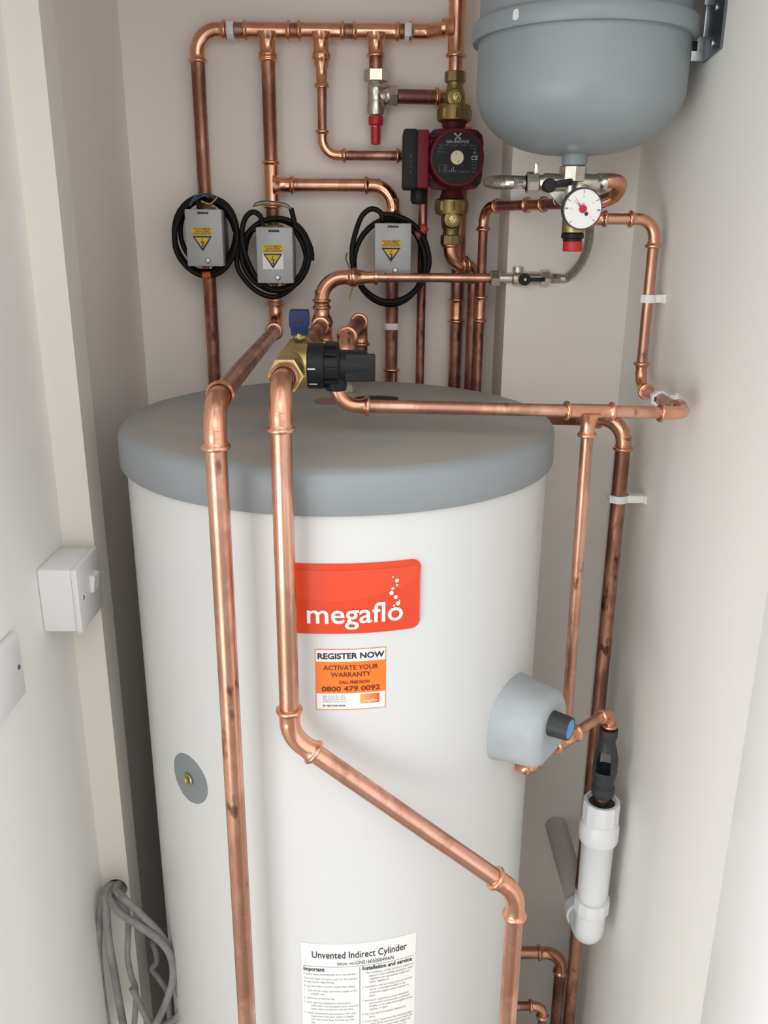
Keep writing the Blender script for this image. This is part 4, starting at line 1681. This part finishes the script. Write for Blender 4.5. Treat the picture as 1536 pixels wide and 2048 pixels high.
# the across length is not quite square, so place the tee on it
t_ = (XT - XQ) / (vx_e - XQ)
pT = V((XT, YTe + (YV - .008 - YTe) * t_, ZTe + (ZTl - ZTe) * t_))
dT = (V((XQ, YTe, ZTe)) - V((vx_e, YV - .008, ZTl))).normalized()
XD2, YD2 = XT, pT.y
zdis = at(1134, 1474, YD2).z
tee(pT, dT, (0, 0, -1), .031, R15, R15, .032, root)
coupling(V((at(1190, 437, YQ).x + .004, YQ, ZQ1)), (1, 0, 0), .012, R15, root, 'collar')
ytop = YD2
YD2 = 1.07
XD2 = at(1134, 1440, YD2).x
zdis = at(1134, 1474, YD2).z
pipe((XT, ytop, pT.z - .01), (XD2, YD2, zdis), R15, root, 'copper')

# thin pipe left of the manifold
YL = 1.475
xl = at(964, 520, YL).x
ZL1 = at(1000, 412, 1.44).z
pe = V((at(1130, 414, 1.30).x, 1.30, ZL1))
root = pipe_run('copper_drop_pipe', 'thin copper pipe left of gauge manifold dropping behind the cylinder lid', 'pipe',
                [pe, V((xl, YL, ZL1)), V((xl, YL, .05))], R15, 'copper_old')
dl = (pe - V((xl, YL, ZL1))).normalized()
c0 = V((xl, YL, ZL1))
lenl = (pe - c0).length
coupling(c0 + dl * (lenl * .66), dl, .022, R15, root)
coupling(V((xl, YL, at(960, 618, YL).z)), (0, 0, 1), .022, R15, root)

# filling valve and braided hose
rf = thing('filling_valve', 'small nickel filling valve with black lever at the end of thin copper pipe', 'valve', p_end)
mb = MB()
df = V((1, 0, 0))
x0 = p_end.x
zf = p_end.z
mm_ = frame(V((x0 - .004, YT, zf)), df) @ Matrix.Diagonal((1.08, 1.08, 1.14, 1))
mb.hexa(.0125, .013, mm_)
mb.lathe([(.0085, .013), (.0085, .030), (.0115, .032), (.0120, .045), (.0100, .052), (.0095, .072)], mm_, 24)
mb.hexa(.0130, .013, mm_ @ Matrix.Translation((0, 0, .070)), 8)
mb.lathe([(.0090, .083), (.0065, .086)], mm_, 20)
mb.lathe([(.0090, 0), (.0090, .011), (.0075, .012)], frame(V((x0 + .040, YT, zf + .006)), (0, 0, 1)), 20)
mb.hexa(.0078, .012, mm_ @ Matrix.Translation((0, 0, .086)))
mb.lathe([(.0072, .098), (.0072, .106), (.006, .107)], mm_, 20)
mb.build('valve_body', 'nickel', rf)
mb = MB()
mb.lathe([(.0085, 0), (.0095, .004), (.0095, .010), (.0085, .012), (0, .0122)], frame(V((x0 + .049, YT - .010, zf - .001)), (0, -1, 0)), 28)
mb.box(.026, .004, .0062, Matrix.Translation((x0 + .068, YT - .018, zf - .001)), .001)
lv = mb.build('lever', 'black', rf)
mb = MB(); mb.lathe([(.0022, 0), (.0020, .001), (0, .0012)], frame(V((x0 + .049, YT - .022, zf - .001)), (0, -1, 0)), 12)
mb.build('lever_screw', 'zinc', lv)
hs = thing('braided_hose', 'braided steel filling hose looping from manifold round to the small valve', 'hose', V((x0 + .118, YT, zf)))
zh = at(1010, 376, YM).z
xh = xm0 - .003
pts = [V((xh + .002, YM, zmx - .001)), V((xh - .012, YM, zmx - .001)), V((xh - .028, YM + .003, zmx - .002)), V((xh - .042, YM + .020, zmx + .0005)),
       V((xh - .040, YM + .050, zmx + .004)), V((xh - .012, YM + .080, zmx + .007)), V((xh + .045, YM + .095, zmx + .003)), V((xh + .088, YM + .105, zmx - .022))]
pts += pp(1.325, (1175, 430)) + pp(1.345, (1179, 464)) + pp(1.370, (1174, 497)) + pp(1.395, (1162, 525)) + pp(1.418, (1146, 545)) + [V((x0 + .117, YT, zf))]
mb = MB(); mb.sweep(spline(pts, 10), .0068, 18); mb.build('hose', 'braid', hs)
mb = MB()
mb.hexa(.0078, .012, frame(V((xh - .014, YM, zmx - .001)), (1, 0, 0)))
mb.lathe([(.0075, 0), (.0075, -.010), (.0068, -.011)], frame(V((xh - .014, YM, zmx - .001)), (1, 0, 0)), 20)
mb.build('hose_nut', 'nickel', hs)

# ------------------------------------------------------------------ right hand discharge pipework
YW = 1.24
XW = at(1243, 930, YW).x
ZW = at(1243, 838, YW).z
root = pipe_run('copper_wall_pipe', 'wide brownish copper pipe running down the right wall behind waste trap', 'pipe',
                [V((.17, 1.415, .05)), V((.17, 1.415, ZW - .034)), V((XW, YW, ZW)), V((XW, YW, 0))], R22, 'copper_old')

YU = 1.15
XU = at(1206, 1540, YU).x + .003
zu = at(1204, 1424, YU).z
pd_ = V((XD2, YD2, zdis))
end = V((XU, YU, zu))
dirh = (end - pd_)
dirh.z = 0
dirh.normalize()
zav = (zdis + zu) / 2
far = pd_ - dirh * .060
far.z = zav
root = pipe_run('copper_discharge_pipe', 'short copper pipe from under grey heater cover up to black tundish', 'pipe',
                [V((far.x, far.y, zav)), V((XU, YU, zav)), V((XU, YU, at(1204, 1462, YU).z))], R15, 'copper', Ls={1: (.030, .020)})
tee(V((pd_.x, pd_.y, zav)), dirh, (0, 0, 1), .028, R15 + .0015, R15, .018, root)
af = math.atan2(far.x - .030 - CX, CYc - far.y - .004)
mb = MB()
mb.sweep(spline([far + dirh * .004, far - dirh * .012 + V((0, 0, -.004)), far - dirh * .026 + V((-.004, 0, -.008)), V((CX + (RB - .006) * math.sin(af), CYc - (RB - .006) * math.cos(af), far.z - .010))], 6),
         [R15 + .0015] * 19, 20)
for k in (.0, .02):
    mb.hexa(.0120, .009, frame(far - dirh * (k + .004) + V((0, 0, -.004)), -dirh))
mb.build('compression_nut', 'fitting', root)

tun = thing('tundish', 'black plastic tundish with open window above the white waste trap', 'tundish', V((XU, YU, at(1204, 1592, YU).z)))
zt1, zt0_ = at(1204, 1457, YU).z, at(1205, 1590, YU).z
HT = zt1 - zt0_


def tz(f):
    return zt1 - HT * f


mb = MB()
prof = [(.0090, tz(.0)), (.0135, tz(.0)), (.0138, tz(.02)), (.0138, tz(.11)), (.0118, tz(.14)), (.0118, tz(.20)), (.0150, tz(.30)), (.0182, tz(.42)), (.0186, tz(.60)), (.0190, tz(.62)), (.0178, tz(.66)), (.0150, tz(.78)), (.0145, tz(.84)),
        (.0168, tz(.86)), (.0172, tz(.89)), (.0172, tz(.97)), (.0150, tz(1.0)), (.010, tz(1.0))]


def wnd(k, f):
    a = f * 360
    front = 205 < a < 280      # open towards the room
    back = 30 < a < 110
    return k in (6, 7) and (front or back)


mb.lathe(prof[::-1], Matrix.Translation((XU, YU, 0)), 60, skip=lambda k, f: wnd(len(prof) - 2 - k, f), close=False)
inner = [(r * .86, z) for r, z in prof[5:13]]
mb.lathe(inner[::-1], Matrix.Translation((XU, YU, 0)), 60, skip=lambda k, f: wnd(5 + len(inner) - 2 - k, f), close=False)
mb.build('tundish_body', 'darkgrey', tun, recalc=False)
mb = MB(); mb.lathe([(.0080, tz(.13)), (.0080, tz(.34)), (.0065, tz(.34)), (.0065, tz(.13))], Matrix.Translation((XU, YU, 0)), 24)
mb.build('inlet_nozzle', 'black', tun)
mb = MB(); mb.cyl((XU, YU, tz(1.0) - .022), (XU, YU, tz(.96)), .0105, 24)
mb.build('outlet_tail', 'copper', tun)

wv = thing('waste_trap', 'white plastic waterless waste valve under black tundish', 'waste valve', V((XU, YU, at(1195, 1800, YU).z)))
za, zb1, zb2, zb3, zb4 = [at(1203, y, YU).z for y in (1600, 1640, 1680, 1795, 1830)]
XU2 = XU
mb = MB()
mb.lathe([(.0185, za - .008), (.0225, za), (.0275, za), (.0290, za - .003), (.0290, zb1 + .004), (.0270, zb1)], Matrix.Translation((XU, YU, 0)), 12, close=False)
mb.lathe([(.0190, za - .009), (.010, za - .009)], Matrix.Translation((XU, YU, 0)), 24, close=False)
tn = mb.build('top_nut', 'white_pl', wv, ang=12, recalc=False)
mb = MB(); mb.lathe([(.0222, za + .0006), (.0215, za - .004), (.0110, za - .006), (.0108, za - .003)], Matrix.Translation((XU, YU, 0)), 28, close=False)
mb.build('rubber_seal', 'darkgrey', tn)
mb = MB()
mb.lathe([(.0255, zb1 + .002), (.0275, zb1 - .002), (.0310, zb1 - .008), (.0312, zb2 + .008), (.0295, zb2 + .002), (.0255, zb2 - .003), (.0245, zb3 + .014), (.0230, zb3 + .004), (.0195, zb3 - .004)], Matrix.Translation((XU, YU, 0)), 48)
mb.build('valve_barrel', 'white_pl', wv, ang=50)
# elbow and pipe away to the boxing
we = thing('waste_elbow', 'white plastic waste elbow below the white trap', 'waste elbow', V((XU, YU, at(1180, 1900, YU).z)))
zel = at(1190, 1868, YU).z
mb = MB()
mb.lathe([(.0235, 0), (.0285, -.001), (.0290, -.004), (.0282, -.024), (.0262, -.026), (.0250, -.030)], Matrix.Translation((XU, YU, zb3 + .002)), 12)
mb.build('compression_nut', 'white_pl', we, ang=12)
mb = MB()
pts = [V((XU, YU, zb3 - .026)), V((XU, YU, zb3 - .040))]
Ctr = V((XU, YU, zel - .004))
for i in range(0, 11):
    a = PI / 2 * i / 10
    pts.append(V((XU, YU + .026 * (1 - math.cos(a)), zel + .022 - .026 * math.sin(a))))
pts += [V((XU, YU + .045, zel - .004))]
mb.sweep(pts, [.0255] + [.0240] * (len(pts) - 1), 32)
mb.lathe([(.0240, 0), (.0270, .002), (.0270, .022), (.0215, .024)], frame(V((XU, YU + .044, zel - .004)), (0, 1, 0)), 32)
mb.build('elbow_body', 'white_pl', we, ang=50)
wp = thing('waste_pipe', 'dull grey waste pipe from the white elbow back to wall boxing', 'pipe', V((XU, YU + .06, zel - .006)))
mb = MB(); mb.cyl((XU, YU + .055, zel - .004), (XU, YBOX + .002, zel - .002), .0208, 32)
mb.build('pipe', 'waste', wp)

# low return pipes at the right of the cylinder
YR1 = 1.31
zz = at(1065, 1905, YR1).z
xx = at(1119, 1960, YR1).x
xs = CX + math.sqrt(RB ** 2 - (YR1 - CYc) ** 2)
pipe_run('copper_return_pipe', 'copper pipe low behind slanting pipe leaving cylinder and turning down, upper of two', 'pipe',
         [V((xs - .01, YR1, zz)), V((xx, YR1, zz)), V((xx, YR1, .0))], R22, 'copper_old')
YR2 = 1.22
zz = at(1056, 2012, YR2).z
xx = at(1084, 2044, YR2).x
xs = CX + math.sqrt(RB ** 2 - (YR2 - CYc) ** 2)
pipe_run('copper_return_pipe', 'copper elbow at bottom edge close to the cylinder, lower of two', 'pipe',
         [V((xs - .01, YR2, zz)), V((xx, YR2, zz)), V((xx, YR2, .0))], R15, 'copper_old', Ls={1: (.026, .018)})


# ------------------------------------------------------------------ pipe clips
def clip(label, c, axis, out, r, wall, gap):
    """snap ring on a pipe; out points from the wall to the room, gap = pipe centre to wall"""
    axis, out = V(axis).normalized(), V(out).normalized()
    o = thing('pipe_clip', label, 'clip', V(c), 'white plastic pipe clips')
    side = axis.cross(out).normalized()
    m = Matrix((side, out, axis)).transposed().to_4x4()
    m.translation = V(c)
    mb = MB()
    w = .011
    n = 28
    R1, R0 = r + .0034, r + .0004
    poly = []
    a0 = math.radians(112)
    for i in range(n + 1):
        a = a0 + (2 * PI - 2 * (a0 - PI / 2)) * i / n
        poly.append((R1 * math.cos(a), R1 * math.sin(a)))
    for i in range(n, -1, -1):
        a = a0 + (2 * PI - 2 * (a0 - PI / 2)) * i / n
        poly.append((R0 * math.cos(a), R0 * math.sin(a)))
    k = len(poly)
    half = k // 2
    verts = [(x, y, -w / 2) for x, y in poly] + [(x, y, w / 2) for x, y in poly]
    faces = []
    for i in range(half - 1):
        a, b, c_, d_ = i, i + 1, k - 2 - i, k - 1 - i
        faces += [(a, b, c_, d_), (a + k, d_ + k, c_ + k, b + k)]
    for i in range(k):
        j = (i + 1) % k
        faces.append((i, j, j + k, i + k))
    mb._faces(verts, faces, m)
    # closing strap over the front
    mb.box(r * 1.7, .0026, w, m @ Matrix.Translation((0, R1 - .0006, 0)), .0006)
    mb.build('snap_ring', 'clip', o, ang=50)
    mb = MB()
    hgt = gap - r - .0002
    mb.box(r * 1.5, hgt, w * 1.0, m @ Matrix.Translation((0, -(r + .0002) - hgt / 2, 0)), .0008)
    mb.box(r * 2.2, .004, w * 1.15, m @ Matrix.Translation((0, -gap + .002, 0)), .0008)
    mb.build('base', 'clip', o)
    return o


clip('white clip on header pipe at its left end', (at(462, 60, YP).x, YP, ZH), (1, 0, 0), (0, -1, 0), R22, 0, YB - YP)
clip('white clip on header pipe beside the pump riser', (at(816, 64, YP).x, YP, ZH), (1, 0, 0), (0, -1, 0), R22, 0, YB - YP)
clip('white clip on the pipe below third valve box', (XE, YP, at(786, 652, YP).z), (0, 0, 1), (0, -1, 0), R22, 0, YB - YP)
clip('white clip on thin upright pipe of right wall', (XQ, YQ, at(1290, 597, YQ).z), (0, 0, 1), (-1, 0, 0), R15, 0, XR - XQ)
clip('white clip on thin level pipe along right wall', (XQ, 1.15, ZTe + (ZQ2 - ZTe) * (1.15 - YTe) / (YQ - YTe)), (0, 1, 0), (-1, 0, 0), R15, 0, XR - XQ)
clip('white clip on wide brown pipe of right wall', (XW, YW, at(1240, 996, YW).z), (0, 0, 1), (-1, 0, 0), R22, 0, XR - XW)

# ------------------------------------------------------------------ electrical fittings on the left wall
sp0 = at(158, 1190, 1.0)
zs1, zs0 = at(157, 1141, 1.0).z, at(166, 1268, 1.0).z
xf = at(158, 1200, 1.0).x
sp = thing('fused_spur', 'white surface switch box fixed beside the timber stud', 'switch', V((XLN, 1.05, zs0)))
mb = MB(); mb.bar((XLN, 1.003, zs0 + .001), (xf - .008, 1.087, zs1 - .001), .003)
mb.build('back_box', 'spur', sp)
mb = MB(); mb.bar((xf - .0085, 1.001, zs0), (xf, 1.089, zs1), .003)
fp = mb.build('face_plate', 'spur', sp)
zmid = (zs0 + zs1) / 2
mb = MB()
mb.prism([(0, -.012), (.0035, -.012), (.0065, .010), (0, .012)], .020, Matrix(((1, 0, 0, xf), (0, 0, 1, 1.046), (0, 1, 0, zmid + .006), (0, 0, 0, 1))))
mb.build('rocker', 'white_pl', fp)
for yy in (1.016, 1.075):
    mb = MB(); mb.lathe([(.0032, 0), (.0030, .0008), (0, .0010)], frame(V((xf, yy, zmid)), (1, 0, 0)), 14)
    mb.build('screw', 'zinc', fp)

pz1, pz0 = at(12, 1270, .90).z, at(18, 1395, .90).z
bp_ = thing('blank_plate', 'white wall plate at left picture edge with one screw showing', 'wall plate', V((XLN, .87, pz0)))
ye = .912
mb = MB(); mb.bar((XLN, ye - .086, pz0), (XLN + .010, ye, pz1), .003)
mb.build('plate', 'spur', bp_)
mb = MB(); mb.lathe([(.0032, 0), (.0030, .0008), (0, .0010)], frame(V((XLN + .010, ye - .013, (pz0 + pz1) / 2)), (1, 0, 0)), 14)
mb.build('screw', 'steel_dark', bp_)

# ------------------------------------------------------------------ grey cables out of the stud hole
h0 = V((hx, YS0 + .03, hc.z))


def cable(label, pts, r, grp='grey cables hanging from the stud hole'):
    mb = MB()
    mb.sweep(spline([h0 + V((random.uniform(-.004, .004), 0, random.uniform(-.012, -.004)))] + pts, 9), r, 12)
    o = mb.build('grey_cable', 'cable_grey')
    tag(o, label, 'cable', grp)
    return o


cable('grey cable hanging nearest the left wall', pp(1.08, (212, 1778)) + pp(1.06, (204, 1806), (199, 1850), (197, 1910), (205, 1990), (216, 2060)), .0058)
cable('grey cable hanging just right of the leftmost one', pp(1.075, (215, 1780)) + pp(1.05, (212, 1815), (217, 1880), (229, 1950), (248, 2060)), .0060)
cable('grey cable bulging right with its loop against the cylinder', pp(1.07, (232, 1778)) + pp(1.03, (247, 1796), (276, 1824), (318, 1866), (346, 1915), (355, 1970), (363, 2010), (352, 2036), (325, 2052)), .0056)
cable('grey cable crossing lowest before swinging back left', pp(1.06, (221, 1792)) + pp(1.02, (237, 1822), (276, 1850), (318, 1880), (341, 1912), (346, 1955), (332, 2005), (306, 2060)), .0056)
cable('thin grey cable hanging down along the stud edge', pp(1.075, (230, 1784)) + pp(1.05, (253, 1822), (257, 1850), (255, 1910), (262, 1950), (272, 1985), (268, 2060)), .0044)


def loose_cable(label, pts, r):
    mb = MB()
    mb.sweep(spline(pts, 9), r, 12)
    return tag(mb.build('grey_cable', 'cable_grey'), label, 'cable', 'grey cables hanging from the stud hole')


loose_cable('grey cable end standing up in the dark gap beside the cylinder', pp(1.11, (304, 1884), (312, 1905), (313, 1925), (304, 1938), (320, 1960), (336, 1990), (340, 2060)), .0046)
loose_cable('cut grey cable end in front of the stud edge', pp(1.03, (264, 1976), (272, 1992), (284, 2018), (296, 2040), (312, 2054)), .0048)
